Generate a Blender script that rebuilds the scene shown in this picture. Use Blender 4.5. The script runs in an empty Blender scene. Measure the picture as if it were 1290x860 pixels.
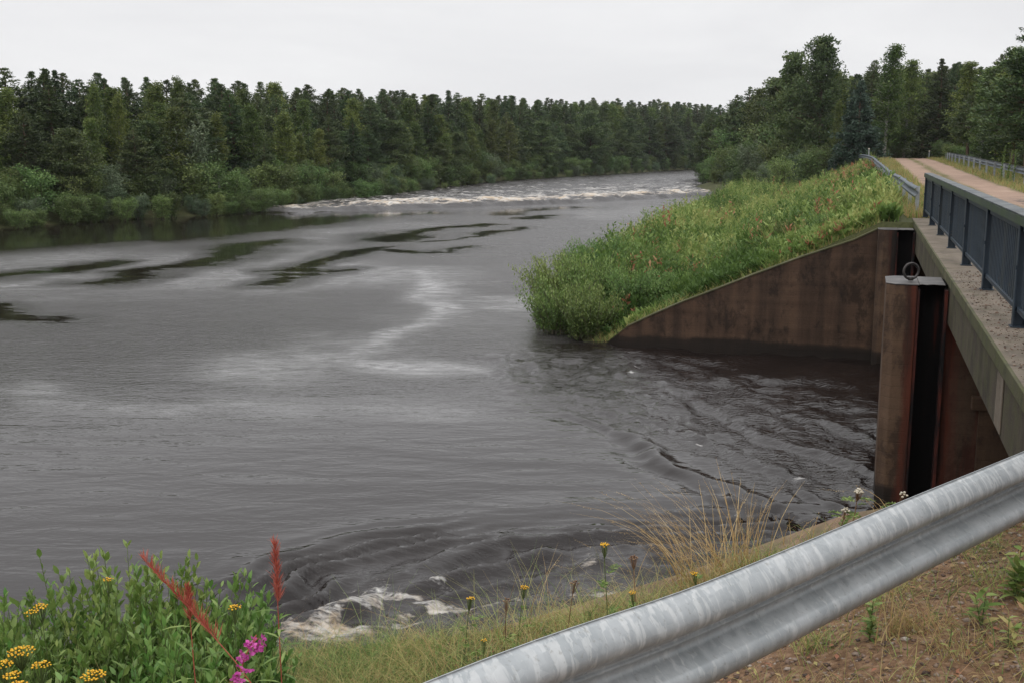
import bpy, math, random
import numpy as np
from mathutils import Vector, Matrix

R = math.radians
rng = np.random.default_rng(7)
random.seed(7)
C = bpy.context.scene.collection
SC = bpy.context.scene

# ------------------------------------------------------------------ helpers
def vnoise(x, y, seed=0):
    xi = np.floor(x).astype(np.int64); yi = np.floor(y).astype(np.int64)
    xf = x - xi; yf = y - yi
    u = xf*xf*(3-2*xf); v = yf*yf*(3-2*yf)
    def h(a, b):
        n = (a*374761393 + b*668265263 + seed*974634777) & 0xffffffff
        n = ((n ^ (n >> 13))*1274126177) & 0xffffffff
        n = n ^ (n >> 16)
        return (n & 0xffff)/65535.0
    return (h(xi, yi)*(1-u)+h(xi+1, yi)*u)*(1-v) + (h(xi, yi+1)*(1-u)+h(xi+1, yi+1)*u)*v

def fbm(x, y, seed=0, oct=4):
    s = 0; a = .5; t = 0
    for i in range(oct):
        s = s + a*vnoise(x*2**i, y*2**i, seed+i*17); t += a; a *= .5
    return s/t

def sstep(a, b, x):
    t = np.clip((x-a)/(b-a), 0, 1)
    return t*t*(3-2*t)

CAMH = 4.85
PITCH = 9.9
FPX = 1395.0
def at(px, py, z=0.0):
    """world X,Y of the point of height z seen at a place of the photograph (for reading positions off it)"""
    a = R(PITCH) + math.atan((py-430)/FPX)
    h = CAMH - z
    Y = h/math.tan(a)
    zc = Y*math.cos(R(PITCH)) + h*math.sin(R(PITCH))
    return ((px-645)/FPX*zc, Y)

AZ = R(17.5)
cs, sn = math.cos(AZ), math.sin(AZ)
def uv(u, v):
    """bridge frame: u along the bridge, v to its left"""
    return (u*sn - v*cs, u*cs + v*sn)
def to_uv(X, Y):
    return X*sn + Y*cs, -X*cs + Y*sn

def mesh(name, V, F, mat, parent=None, attrs=None, smooth=False, loc=None):
    V = np.asarray(V, dtype=np.float32).reshape(-1, 3)
    me = bpy.data.meshes.new(name)
    if isinstance(F, np.ndarray):
        k = F.shape[1]; m = F.shape[0]
        me.vertices.add(len(V)); me.vertices.foreach_set('co', V.ravel())
        me.loops.add(m*k); me.loops.foreach_set('vertex_index', F.astype(np.int32).ravel())
        me.polygons.add(m)
        me.polygons.foreach_set('loop_start', np.arange(0, m*k, k, dtype=np.int32))
        me.update(calc_edges=True)
    else:
        me.from_pydata([tuple(map(float, p)) for p in V], [], [tuple(map(int, f)) for f in F])
    if attrs:
        for an, av in attrs.items():
            a = me.attributes.new(an, 'FLOAT', 'POINT')
            a.data.foreach_set('value', np.asarray(av, dtype=np.float32))
    if smooth:
        me.polygons.foreach_set('use_smooth', np.ones(len(me.polygons), dtype=bool))
    me.validate()
    me.materials.append(mat)
    o = bpy.data.objects.new(name, me); C.objects.link(o)
    if parent is not None: o.parent = parent
    if loc is not None: o.location = loc
    return o

def tag(o, label=None, cat=None, group=None, kind=None):
    if label: o['label'] = label
    if cat: o['category'] = cat
    if group: o['group'] = group
    if kind: o['kind'] = kind
    return o

def thing(name, loc, label, cat, group=None, rz=0):
    o = bpy.data.objects.new(name, None); C.objects.link(o)
    o.empty_display_size = .2
    o.location = loc; o.rotation_euler = (0, 0, rz)
    return tag(o, label, cat, group)

def copy_tree(o, parent=None):
    c = o.copy(); C.objects.link(c)
    if parent is not None: c.parent = parent
    for ch in list(o.children): copy_tree(ch, c)
    return c

class MB:
    def __init__(s): s.V = []; s.F = []; s.n = 0; s.A = []
    def add(s, V, F, t=None):
        V = np.asarray(V, float).reshape(-1, 3)
        s.V.append(V); s.F += [tuple(int(i)+s.n for i in f) for f in F]; s.n += len(V)
        s.A.append(np.full(len(V), random.random() if t is None else t))
    def box(s, x0, x1, y0, y1, z0, z1, t=None):
        V = [(x, y, z) for z in (z0, z1) for y in (y0, y1) for x in (x0, x1)]
        s.add(V, [(0, 2, 3, 1), (4, 5, 7, 6), (0, 1, 5, 4), (2, 6, 7, 3), (0, 4, 6, 2), (1, 3, 7, 5)], t)
    def prism(s, poly, z0, z1, t=None):
        n = len(poly)
        V = [(x, y, z0) for x, y in poly] + [(x, y, z1) for x, y in poly]
        F = [tuple(range(n))[::-1], tuple(range(n, 2*n))] + [(i, (i+1) % n, n+(i+1) % n, n+i) for i in range(n)]
        s.add(V, F, t)
    def tube(s, P, rad, k=6, cap=True, t=None):
        P = np.asarray(P, float); n = len(P)
        rad = np.broadcast_to(np.asarray(rad, float), (n,))
        T = np.gradient(P, axis=0); T /= np.linalg.norm(T, axis=1)[:, None]+1e-9
        ref = np.array([0, 0, 1.]) if abs(T[0, 2]) < .9 else np.array([1., 0, 0])
        A = np.cross(T, ref); A /= np.linalg.norm(A, axis=1)[:, None]+1e-9
        B = np.cross(T, A)
        th = np.arange(k)*2*math.pi/k
        V = (P[:, None, :] + rad[:, None, None]*(np.cos(th)[None, :, None]*A[:, None, :] + np.sin(th)[None, :, None]*B[:, None, :])).reshape(-1, 3)
        F = [(i*k+j, i*k+(j+1) % k, (i+1)*k+(j+1) % k, (i+1)*k+j) for i in range(n-1) for j in range(k)]
        if cap: F += [tuple(range(k))[::-1], tuple((n-1)*k+j for j in range(k))]
        s.add(V, F, t)
    def build(s, name, mat, parent=None, smooth=False, bevel=0, loc=None):
        o = mesh(name, np.concatenate(s.V), s.F, mat, parent, {'tint': np.concatenate(s.A)}, smooth, loc)
        if bevel:
            m = o.modifiers.new('bevel', 'BEVEL'); m.width = bevel; m.segments = 2; m.limit_method = 'ANGLE'
        return o

def unit(a): return a/(np.linalg.norm(a, axis=-1, keepdims=True)+1e-9)

def leaf_quads(P, D, L, W, fold=.25, nrm=None):
    """one folded rhombic leaf face per row; returns V,F"""
    n = len(P)
    D = unit(D)
    N = rng.normal(size=(n, 3)) if nrm is None else nrm
    S = unit(np.cross(D, N)); N = np.cross(S, D)
    L = np.broadcast_to(L, (n,))[:, None]; W = np.broadcast_to(W, (n,))[:, None]
    mid = P + D*L*.45
    V = np.stack([P, mid+S*W*.5+N*W*fold, P+D*L, mid-S*W*.5+N*W*fold], axis=1)
    F = np.arange(4*n).reshape(n, 4)
    return V.reshape(-1, 3), F

def leaf_fine(P, D, L, W, curl=.15, nrm=None):
    """longer leaf with a midrib: 3 verts x 4 sections"""
    n = len(P); D = unit(D)
    N = rng.normal(size=(n, 3)) if nrm is None else nrm
    S = unit(np.cross(D, N)); N = unit(np.cross(S, D))
    L = np.broadcast_to(L, (n,))[:, None]; W = np.broadcast_to(W, (n,))[:, None]
    vs = []
    for t, w in ((0, .08), (.3, .92), (.68, .8), (1, .03)):
        c = P + D*L*t - N*L*curl*t*t
        vs += [c-S*W*.5*w+N*W*.14*w, c, c+S*W*.5*w+N*W*.14*w]
    V = np.stack(vs, axis=1).reshape(-1, 3)
    f = np.array([(3*i+j, 3*i+j+1, 3*i+j+4, 3*i+j+3) for i in range(3) for j in range(2)])
    F = (f[None] + 12*np.arange(n)[:, None, None]).reshape(-1, 4)
    return V, F

def blades(P, H, W, lean, bend, seg=4, azim=None):
    """curved tapering grass blades"""
    n = len(P)
    az = rng.uniform(0, 2*math.pi, n) if azim is None else azim
    d = np.stack([np.cos(az), np.sin(az), np.zeros(n)], 1)
    ph = rng.uniform(0, 2*math.pi, n)
    s = np.stack([np.cos(ph), np.sin(ph), np.zeros(n)], 1)
    vs = []
    for i in range(seg):
        t = i/(seg-1)
        hor = (lean*t + bend*t*t*t)*H
        c = P + d*hor[:, None] + np.array([0, 0, 1.])*(H*(t - .45*np.minimum(bend, 1.4)*t**3))[:, None]
        w = (W*(1-t)**.7 + .0004)[:, None]*.5
        vs += [c-s*w, c+s*w]
    V = np.stack(vs, 1).reshape(-1, 3)
    f = np.array([(2*i, 2*i+1, 2*i+3, 2*i+2) for i in range(seg-1)])
    F = (f[None] + 2*seg*np.arange(n)[:, None, None]).reshape(-1, 4)
    return V, F

def cat(parts):
    """join (V,F,tint) arrays"""
    Vs, Fs, Ts, n = [], [], [], 0
    for V, F, t in parts:
        Vs.append(V); Fs.append(F+n); n += len(V)
        Ts.append(np.broadcast_to(t, (len(V),)) if np.ndim(t) < 1 or len(t) == len(V) else np.repeat(t, len(V)//len(t)))
    return np.concatenate(Vs), np.concatenate(Fs), np.concatenate(Ts)

# ------------------------------------------------------------------ materials
def newmat(name):
    m = bpy.data.materials.new(name); m.use_nodes = True
    nt = m.node_tree; nt.nodes.clear()
    out = nt.nodes.new('ShaderNodeOutputMaterial')
    return m, nt, out
class NT:
    def __init__(s, nt): s.nt = nt
    def n(s, t, **k):
        x = s.nt.nodes.new(t)
        for a, b in k.items():
            if a.startswith('i_'):
                nm = a[2:].replace('_', ' ')
                (x.inputs[int(nm)] if nm.isdigit() else x.inputs[nm]).default_value = b
            else: setattr(x, a, b)
        return x
    def l(s, a, b): s.nt.links.new(a, b)
    def co(s): return s.n('ShaderNodeTexCoord').outputs['Object']
    def noise(s, vec, scale, detail=4, rough=.55, sc3=None, dist=0):
        if sc3 is not None:
            mp = s.n('ShaderNodeMapping'); mp.inputs['Scale'].default_value = sc3; s.l(vec, mp.inputs[0]); vec = mp.outputs[0]
        x = s.n('ShaderNodeTexNoise', i_Scale=scale, i_Detail=detail, i_Roughness=rough, i_Distortion=dist); s.l(vec, x.inputs['Vector']); return x.outputs['Fac']
    def ramp(s, fac, stops, interp='LINEAR'):
        r = s.n('ShaderNodeValToRGB'); r.color_ramp.interpolation = interp
        e = r.color_ramp.elements
        while len(e) < len(stops): e.new(.5)
        for i, (p, c) in enumerate(stops):
            e[i].position = p; e[i].color = (c, c, c, 1) if np.ndim(c) == 0 else (*c, 1)
        s.l(fac, r.inputs[0]); return r.outputs[0]
    def mix(s, fac, a, b, bt='MIX'):
        x = s.n('ShaderNodeMix', data_type='RGBA', blend_type=bt)
        for v, i in ((fac, 0), (a, 6), (b, 7)):
            if hasattr(v, 'is_linked'): s.l(v, x.inputs[i])
            else: x.inputs[i].default_value = v if i == 0 else (*v, 1)
        return x.outputs[2]
    def math(s, op, a, b=None, clamp=False):
        x = s.n('ShaderNodeMath', operation=op, use_clamp=clamp)
        for i, v in enumerate((a, b)):
            if v is None: continue
            if hasattr(v, 'is_linked'): s.l(v, x.inputs[i])
            else: x.inputs[i].default_value = v
        return x.outputs[0]
    def attr(s, name): return s.n('ShaderNodeAttribute', attribute_name=name).outputs['Fac']
    def bump(s, h, strength=.3, dist=.02, nrm=None):
        b = s.n('ShaderNodeBump', i_Distance=dist)
        if hasattr(strength, 'is_linked'): s.l(strength, b.inputs['Strength'])
        else: b.inputs['Strength'].default_value = strength
        s.l(h, b.inputs['Height'])
        if nrm is not None: s.l(nrm, b.inputs['Normal'])
        return b.outputs[0]
    def bsdf(s, out, color, rough=.8, metal=0, spec=.5, normal=None, **k):
        p = s.n('ShaderNodeBsdfPrincipled')
        for v, nm in ((color, 'Base Color'), (rough, 'Roughness'), (metal, 'Metallic'), (spec, 'Specular IOR Level'), (normal, 'Normal')):
            if v is None: continue
            if hasattr(v, 'is_linked'): s.l(v, p.inputs[nm])
            else: p.inputs[nm].default_value = (*v, 1) if nm == 'Base Color' else v
        if out is not None: s.l(p.outputs[0], out.inputs[0])
        return p

def leaf_mat(name, stops, vary=.35, trans=.22, rough=.5, spec=.3):
    m, nt, out = newmat(name); g = NT(nt)
    col = g.ramp(g.attr('tint'), stops)
    oi = g.n('ShaderNodeObjectInfo')
    hs = g.n('ShaderNodeHueSaturation'); g.l(col, hs.inputs['Color'])
    g.l(g.math('ADD', g.math('MULTIPLY', oi.outputs['Random'], .05), .475), hs.inputs['Hue'])
    r2 = g.math('FRACT', g.math('MULTIPLY', oi.outputs['Random'], 37.7))
    g.l(g.math('ADD', g.math('MULTIPLY', r2, vary*2), 1-vary), hs.inputs['Value'])
    p = g.bsdf(None, hs.outputs[0], rough, 0, spec)
    tr = g.n('ShaderNodeBsdfTranslucent'); g.l(hs.outputs[0], tr.inputs[0])
    mx = g.n('ShaderNodeMixShader', i_0=trans); g.l(p.outputs[0], mx.inputs[1]); g.l(tr.outputs[0], mx.inputs[2])
    g.l(mx.outputs[0], out.inputs[0]); return m

def simple_mat(name, stops, rough=.8, scale=6, spec=.3, bump=.3, dist=.02, metal=0, sc3=None):
    m, nt, out = newmat(name); g = NT(nt)
    f = g.noise(g.co(), scale, 6, .6, sc3)
    g.bsdf(out, g.ramp(f, stops), rough, metal, spec, g.bump(f, bump, dist)); return m

M = {}
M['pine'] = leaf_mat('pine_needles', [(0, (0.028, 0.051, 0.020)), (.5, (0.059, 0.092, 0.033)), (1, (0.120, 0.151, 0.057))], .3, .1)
M['spruce'] = leaf_mat('spruce_needles', [(0, (0.026, 0.048, 0.016)), (.5, (0.051, 0.081, 0.026)), (1, (0.099, 0.131, 0.041))], .3, .1)
M['bluepine'] = leaf_mat('blue_green_needles', [(0, (0.028, 0.051, 0.032)), (.5, (0.053, 0.091, 0.057)), (1, (0.095, 0.145, 0.091))], .2, .1)
M['birch'] = leaf_mat('birch_leaves', [(0, (0.049, 0.084, 0.020)), (.5, (0.106, 0.144, 0.032)), (1, (0.191, 0.230, 0.058))], .3, .25)
M['aspen'] = leaf_mat('aspen_leaves', [(0, (0.046, 0.079, 0.028)), (.5, (0.081, 0.122, 0.042)), (1, (0.146, 0.187, 0.066))], .25, .25)
M['willow'] = leaf_mat('willow_leaves', [(0, (0.059, 0.106, 0.030)), (.5, (0.125, 0.194, 0.052)), (1, (0.249, 0.325, 0.103))], .25, .3)
M['willow_far'] = leaf_mat('bank_bush_leaves', [(0, (0.066, 0.112, 0.034)), (.5, (0.116, 0.173, 0.052)), (1, (0.198, 0.255, 0.092))], .4, .25)
M['greywillow'] = leaf_mat('grey_willow_leaves', [(0, (0.066, 0.102, 0.050)), (.5, (0.120, 0.168, 0.094)), (1, (0.204, 0.252, 0.155))], .25, .25)
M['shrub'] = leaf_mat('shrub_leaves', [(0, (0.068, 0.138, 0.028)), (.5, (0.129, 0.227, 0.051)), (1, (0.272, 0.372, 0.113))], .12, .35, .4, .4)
M['bark'] = simple_mat('pine_bark', [(.3, (.06, .04, .03)), (.7, (.14, .09, .06))], .9, 8)
M['birchbark'] = simple_mat('birch_bark', [(.36, (.05, .05, .045)), (.46, (.36, .35, .32)), (.8, (.5, .49, .46))], .7, 5, sc3=(1, 1, 4))
M['twig'] = simple_mat('twig_bark', [(.3, (.05, .05, .03)), (.7, (.12, .10, .06))], .8, 12)
M['stem'] = simple_mat('green_stem', [(.3, (.06, .09, .03)), (.7, (.12, .15, .05))], .6, 12)

def herb_mat(name, stops, trans=.3):
    m, nt, out = newmat(name); g = NT(nt)
    col = g.ramp(g.attr('tint'), stops)
    p = g.bsdf(None, col, .55, 0, .25)
    tr = g.n('ShaderNodeBsdfTranslucent'); g.l(col, tr.inputs[0])
    mx = g.n('ShaderNodeMixShader', i_0=trans); g.l(p.outputs[0], mx.inputs[1]); g.l(tr.outputs[0], mx.inputs[2])
    g.l(mx.outputs[0], out.inputs[0]); return m
# tint 0-.5 greens, .5-.75 yellowish/straw, .75-1 russet
M['herb'] = herb_mat('meadow_herbs', [(0, (0.056, 0.105, 0.026)), (.25, (0.128, 0.205, 0.048)), (.42, (0.270, 0.345, 0.105)), (.6, (0.37, 0.32, 0.12)), (.75, (0.41, 0.285, 0.135)), (.88, (0.31, 0.145, 0.08)), (1, (0.36, 0.13, 0.08))])
M['fireweed_red'] = herb_mat('fireweed_seed_pods', [(0, (.32, .06, .045)), (1, (.55, .16, .11))], .25)
M['fireweed_pink'] = herb_mat('fireweed_petals', [(0, (.45, .06, .30)), (1, (.72, .16, .50))], .3)
M['tansy'] = herb_mat('tansy_buttons', [(0, (.50, .25, .015)), (1, (.74, .44, .03))], .05)
M['straw'] = herb_mat('dry_grass', [(0, (.30, .19, .08)), (.5, (.48, .33, .15)), (1, (.62, .48, .26))], .3)
M['brownhead'] = herb_mat('brown_seed_head', [(0, (.10, .05, .03)), (1, (.30, .18, .10))], .1)
M['palehead'] = herb_mat('pale_seed_head', [(0, (.35, .30, .22)), (1, (.60, .55, .45))], .1)

# ------------------------------------------------------------------ river outline and terrain height
LB = [(-150, 12), (-110, 26), (-75, 44), (-50, 58)] + [at(0, 288), at(160, 277), at(240, 273), at(300, 269.5), at(370, 261), at(440, 254), at(560, 240), at(640, 231), at(700, 225.3), at(780, 219), at(840, 215)] + [(43, 262), (62, 300), (100, 350), (160, 400)]
RB = [(190, 370), (130, 315), (80, 255), (52, 205), (36, 168), uv(134, 20), uv(115, 15.5), uv(90, 11.5), uv(70, 11.5), uv(60, 11.2), uv(50, 10.4), uv(42, 9.9), uv(35, 9.2), uv(30, 8.1), uv(26.6, 6.6)]
NB = [uv(26.6, -60), uv(5.8, -60), uv(5.8, 7.2), uv(4.6, 9), uv(1.5, 13), uv(-6, 22), uv(-22, 45), uv(-40, 90)]
POLY = np.array(LB + RB + NB)

def poly_sd(X, Y, P):
    """signed distance, positive outside"""
    d = np.full(X.shape, 1e9); inside = np.zeros(X.shape, bool)
    n = len(P)
    for i in range(n):
        a = P[i]; b = P[(i+1) % n]; e = b-a
        t = np.clip(((X-a[0])*e[0]+(Y-a[1])*e[1])/(e@e), 0, 1)
        d = np.minimum(d, np.hypot(X-a[0]-t*e[0], Y-a[1]-t*e[1]))
        c = ((a[1] <= Y) != (b[1] <= Y))
        with np.errstate(divide='ignore', invalid='ignore'):
            xx = a[0] + (Y-a[1])/(b[1]-a[1]+1e-12)*e[0]
        inside ^= c & (X < xx)
    return np.where(inside, -d, d)

def line_d(X, Y, P, s=(1, 1)):
    d = np.full(X.shape, 1e9)
    for i in range(len(P)-1):
        a = np.array(P[i], float); b = np.array(P[i+1], float); e = b-a
        t = np.clip(((X-a[0])*e[0]+(Y-a[1])*e[1])/(e@e), 0, 1)
        d = np.minimum(d, np.hypot(X-a[0]-t*e[0], Y-a[1]-t*e[1]))
    return d

NWV = np.array([-60, -2.2, -1.4, -.39, 0, .87, 2.0, 3.2, 4.5, 6.0, 8.0, 12, 20, 60])
NWZ = np.array([3.2, 3.2, 3.17, 3.03, 2.90, 2.45, 2.06, 1.78, 1.5, 1.1, .5, 0, -.6, -.6])
def road_z(u):
    return 3.2 + .62*sstep(35, 112, u) - 3.0*sstep(118, 165, u)
def ground_z(X, Y):
    X = np.asarray(X, float); Y = np.asarray(Y, float)
    u, v = to_uv(X, Y)
    sd = poly_sd(X, Y, POLY)
    n1 = fbm(X*.35, Y*.35, 3)-.5; n2 = fbm(X*.06, Y*.06, 9)-.5
    nat = np.where(sd < 0, np.maximum(sd*.6, -2.2), np.minimum(sd*.35, .75) + np.clip(sd, 0, 60)*.02) + np.where(sd > 0, n1*.35+n2*1.2*np.clip(sd/12, 0, 1), 0)
    # far embankment
    crest = road_z(u)
    emb = np.minimum(crest-.02, np.minimum(crest - .02 - .485*(v+.42), crest-.02 + .5*(v+9.2)))
    emb = emb + np.where((v > -.2), n1*.22*np.clip((u-28)/6, 0, 1), 0)
    emb = np.where((u > 26.72) & (u < 230), emb, -9)
    z = np.maximum(nat, emb)
    # near side
    near = np.interp(v - .10*np.clip(5.8-u, 0, 8), NWV, NWZ) + n1*.12*np.clip((5.6-u)*2, 0, 1)*np.clip(v+1.5, 0, 1)
    isn = (u < 5.78)
    z = np.where(isn, np.where(v < 9, near, np.minimum(near, nat+.4)), z)
    ch = (u >= 5.78) & (u <= 26.72) & (v < 6)
    z = np.where(ch, -2.0, z)
    return z

def fine_angles():
    a = list(np.arange(-62, 62, .4)) + list(np.arange(62, 298, 4.0))
    return np.radians(np.array(a))

A_ = fine_angles(); nA = len(A_)
rr = np.concatenate([[.02, .3, .8, 1.4], np.exp(np.arange(math.log(2.0), math.log(700), .0105))])
RR, AA = np.meshgrid(rr, A_, indexing='ij')
GX = (RR*np.sin(AA)).ravel(); GY = (RR*np.cos(AA)).ravel()
GZ = ground_z(GX, GY)
def grid_faces(nr, na, wrap):
    i = np.arange(nr-1)[:, None]; j = np.arange(na if wrap else na-1)[None, :]
    j2 = (j+1) % na
    return np.stack([i*na+j, (i+1)*na+j, (i+1)*na+j2, i*na+j2], -1).reshape(-1, 4)[:, ::-1]
F = grid_faces(len(rr), nA, True)

gu, gv = to_uv(GX, GY)
bare = np.where((gu < 5.7) & (gv < 1.4-.12*gu+.5*(fbm(GX*2, GY*2, 5)-.5)) & (gu > -30), 1., 0.)*sstep(-.2, .25, (1.1-gv) - np.clip((gu-4.6)*1.0, 0, 2) + 1.1*(fbm(GX*1.2, GY*1.2, 8)-.5))
m, nt, out = newmat('ground_soil'); g = NT(nt); co = g.co()
nf = g.noise(co, 22, 8, .7); nb = g.noise(co, 1.3, 5, .6)
soil = g.ramp(nf, [(.3, (.042, .025, .014)), (.5, (.155, .090, .050)), (.62, (.24, .155, .095)), (.75, (.33, .24, .17))])
turf = g.ramp(nb, [(.3, (.022, .028, .012)), (.55, (.045, .048, .020)), (.75, (.085, .065, .035))])
turf = g.mix(.35, turf, g.ramp(nf, [(.3, (.02, .03, .01)), (.7, (.15, .15, .06))]))
g.bsdf(out, g.mix(g.attr('bare'), turf, soil), .95, 0, .2, g.bump(nf, .8, .02))
M['ground'] = m
gr = mesh('ground', np.stack([GX, GY, GZ], 1), F, m, attrs={'bare': bare}, smooth=True)
tag(gr, kind='structure')

# ------------------------------------------------------------------ water
wr = np.exp(np.arange(math.log(3.2), math.log(620), .0058))
wa = np.radians(np.concatenate([np.arange(-90, -34, 1.0), np.arange(-34, 34, .22), np.arange(34, 91, 1.0)]))
WR, WA = np.meshgrid(wr, wa, indexing='ij')
X = (WR*np.sin(WA)).ravel(); Y = (WR*np.cos(WA)).ravel()
def pl(pts): return [at(*p) for p in pts]
def smooth_line(P, n=6):
    P = np.array(P, float); t = np.arange(len(P)); tt = np.linspace(0, len(P)-1, (len(P)-1)*n+1)
    # catmull-rom
    Q = []
    for a in tt:
        i = min(int(a), len(P)-2); f = a-i
        p0 = P[max(i-1, 0)]; p1 = P[i]; p2 = P[i+1]; p3 = P[min(i+2, len(P)-1)]
        Q.append(.5*((2*p1)+(-p0+p2)*f+(2*p0-5*p1+4*p2-p3)*f*f+(-p0+3*p1-3*p2+p3)*f**3))
    return np.array(Q)
wx = X + 1.6*(fbm(X*.25, Y*.25, 21)-.5)*2; wy = Y + 1.6*(fbm(X*.25+9, Y*.25, 22)-.5)*2
u_, v_ = to_uv(X, Y)
Z = np.zeros_like(X)
near_w = np.exp(-(WR.ravel()/45)**2)
# gentle long swells, running across the view
sw = fbm(X*.5+.3*Y, Y*1.6, 31, 4)-.5
Z += .030*sw*np.clip(1.2-WR.ravel()/80, 0, 1)
# standing waves below the sluice, an arc round the near bank
arc = smooth_line(pl([(60, 812), (200, 765), (330, 716), (430, 686), (560, 658), (700, 640), (860, 634), (980, 632), (1070, 628)]))
aX = X+.35*(fbm(X*.6, Y*.6, 41)-.5); aY = Y+.35*(fbm(X*.6, Y*.6, 42)-.5)
dA = line_d(aX, aY, arc)
# side: nearer than the arc is positive
yarc = np.interp(aX, arc[:, 0], arc[:, 1]); side = np.where(aY < yarc, 1., -1.)
ins = sstep(arc[0, 0], arc[0, 0]+1.5, X)*sstep(arc[-1, 0]+.6, arc[-1, 0]-1.6, X)*np.exp(-(np.clip(Y-yarc, 0, 9)/1.1)**2)
dd = dA*side + 1.1*(fbm(X*.45, Y*.7, 44, 5)-.5)
rip = np.cos(2*math.pi*dd/.45 + 1.2*(fbm(X*.8, Y*.8, 45)-.5)*6)
env = np.exp(-((dd-.9)/1.3)**2)*(.3+1.4*sstep(.35, .65, fbm(X*.7, Y*.9, 47)))*sstep(-.7, .5, dd)
Z += .052*rip*env*ins*(.3+1.2*fbm(X*.9, Y*.9, 46))
Z += .035*np.exp(-((dd+.25)/.6)**2)*ins
# choppy water inside the arc
inner = sstep(0.2, 1.4, dd)*sstep(6.2, 4.5, dd)*sstep(arc[-1, 0]+1, arc[-1, 0]-1.5, X)
w1 = fbm(X*1.3+1.1*(fbm(X*.7, Y*.7, 51)-.5)*3, Y*3.0+2*(fbm(X*.8, Y*.8, 52)-.5), 53, 5)
ridg = 1-np.abs(2*w1-1)*2.2
along_n = fbm(X*.38+.5*(fbm(X*.5, Y*.5, 58)-.5)*3, dd*1.9, 57, 5)
Z += .075*(1-np.abs(2*along_n-1)*3)*inner + .018*ridg*inner
# boil below the gates
TP = np.array(pl([(612, 448), (680, 432), (760, 430), (1100, 447)]) + [uv(24, -6), uv(8, -6)] + pl([(1080, 640), (960, 640), (880, 590), (770, 545), (690, 515), (640, 485)]))
ts = poly_sd(X+1.2*(fbm(X*.5, Y*.5, 61)-.5), Y+1.2*(fbm(X*.5, Y*.5, 62)-.5), TP)
turb = sstep(.4, -1.2, ts)
qx = u_*.55+1.5*fbm(u_*.5, v_*.5, 71); qy = v_*.75+1.5*fbm(u_*.5+7, v_*.5, 72)
w2 = fbm(qx*1.1, qy*1.1, 73, 5); rid2 = 1-np.abs(2*w2-1)*3
Z += .075*turb*np.clip(rid2, -.6, 1) + .020*turb*(1-np.abs(2*fbm(u_*2.3+qx, v_*3.1+qy, 76, 4)-1)*2.5)
qx2 = X+.55*(fbm(X*.6, Y*.6, 64)-.5)*2; qy2 = Y+.9*(fbm(X*.6, Y*.6, 65)-.5)*2
for pts, a in (([(612, 452), (640, 482), (700, 508), (780, 546), (850, 590), (915, 640), (960, 668)], .055), ([(660, 462), (720, 490), (800, 520), (880, 548), (960, 590), (1060, 640)], .045), ([(720, 455), (800, 480), (900, 520), (990, 560), (1085, 600)], .045), ([(760, 540), (840, 580), (900, 610), (1000, 660)], .05), ([(800, 450), (900, 480), (1000, 520), (1090, 545)], .035), ([(870, 620), (940, 632), (1035, 632)], .05), ([(930, 655), (985, 650), (1040, 652)], .04)):
    P = smooth_line(pl(pts)); d = line_d(qx2, qy2, P); yl = np.interp(qx2, P[:, 0], P[:, 1]) if P[0, 0] < P[-1, 0] else np.interp(qx2, P[::-1, 0], P[::-1, 1]); sg = np.where(qy2 < yl, 1, -1)*d
    fade = .25+.75*sstep(.35, .6, fbm(X*.6+a*90, Y*.6, 66))
    Z += a*.62*fade*(np.exp(-((sg+.10)/.13)**2)-1.1*np.exp(-((sg-.10)/.11)**2)+.5*np.cos(sg*9)*np.exp(-(sg/.5)**2)*.5)
edge = np.exp(-(ts/.55)**2)*np.where(v_ > 1.5, 1, .3)
Z += .05*edge*(fbm(X*2.2, Y*2.2, 75)-.3)
# rapids
fl = smooth_line(pl([(290, 269.5), (430, 266), (520, 263), (600, 261), (700, 257), (800, 252), (900, 247.5), (1000, 243)]))
yf = np.interp(X, fl[:, 0], fl[:, 1])
dr = (Y-yf) + 3.0*(fbm(X*.22, Y*.22, 81)-.5)
rap = sstep(-.5, 1.0, dr)*sstep(110, 55, dr)*sstep(-24, -18, X)
w3 = fbm(X*.5, Y*.5, 83, 5); rid3 = 1-np.abs(2*w3-1)*2
front = sstep(-.5, 1.5, dr)*np.exp(-((dr-3.0)/5.5)**2)*sstep(-21, -17, X)
w5 = fbm(X*.42, Y*.42, 87, 4); crest = sstep(.50, .72, w5)
Z += rap*(.30*rid3 + .20*fbm(X*1.4, Y*1.4, 84)) + front*(.14*fbm(X*.9, Y*.9, 85)+.24*crest)*sstep(-22, -6, X)
# foam amount
foam = rap*(.305+.16*sstep(.2, .9, rid3)*sstep(75, 0, dr))+front*(.02+.17*crest)*sstep(-30, -4, X)
foam = np.minimum(foam, .95)
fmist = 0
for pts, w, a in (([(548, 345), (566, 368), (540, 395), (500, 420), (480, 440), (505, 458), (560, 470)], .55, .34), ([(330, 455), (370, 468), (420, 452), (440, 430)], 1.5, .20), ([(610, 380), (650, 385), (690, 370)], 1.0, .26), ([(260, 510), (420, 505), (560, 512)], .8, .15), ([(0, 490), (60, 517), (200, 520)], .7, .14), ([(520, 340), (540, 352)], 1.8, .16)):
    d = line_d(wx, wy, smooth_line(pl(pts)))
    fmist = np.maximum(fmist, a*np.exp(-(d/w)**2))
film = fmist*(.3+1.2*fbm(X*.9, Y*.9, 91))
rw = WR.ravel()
painted_sheen = sstep(22, 40, rw)*sstep(120, 60, rw)*(.085+.28*sstep(.38, .70, fbm(X*.10+2, Y*.07, 93, 4)))*np.clip(1-turb, 0, 1)  # sky sheen painted in: pale diffuse patches that brighten the mid-river water
film = np.maximum(film, 0)+painted_sheen*.62
bank_f = smooth_line(pl([(300, 800), (350, 805), (420, 803), (480, 797), (540, 782), (600, 770), (680, 752), (760, 735)]))
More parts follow.
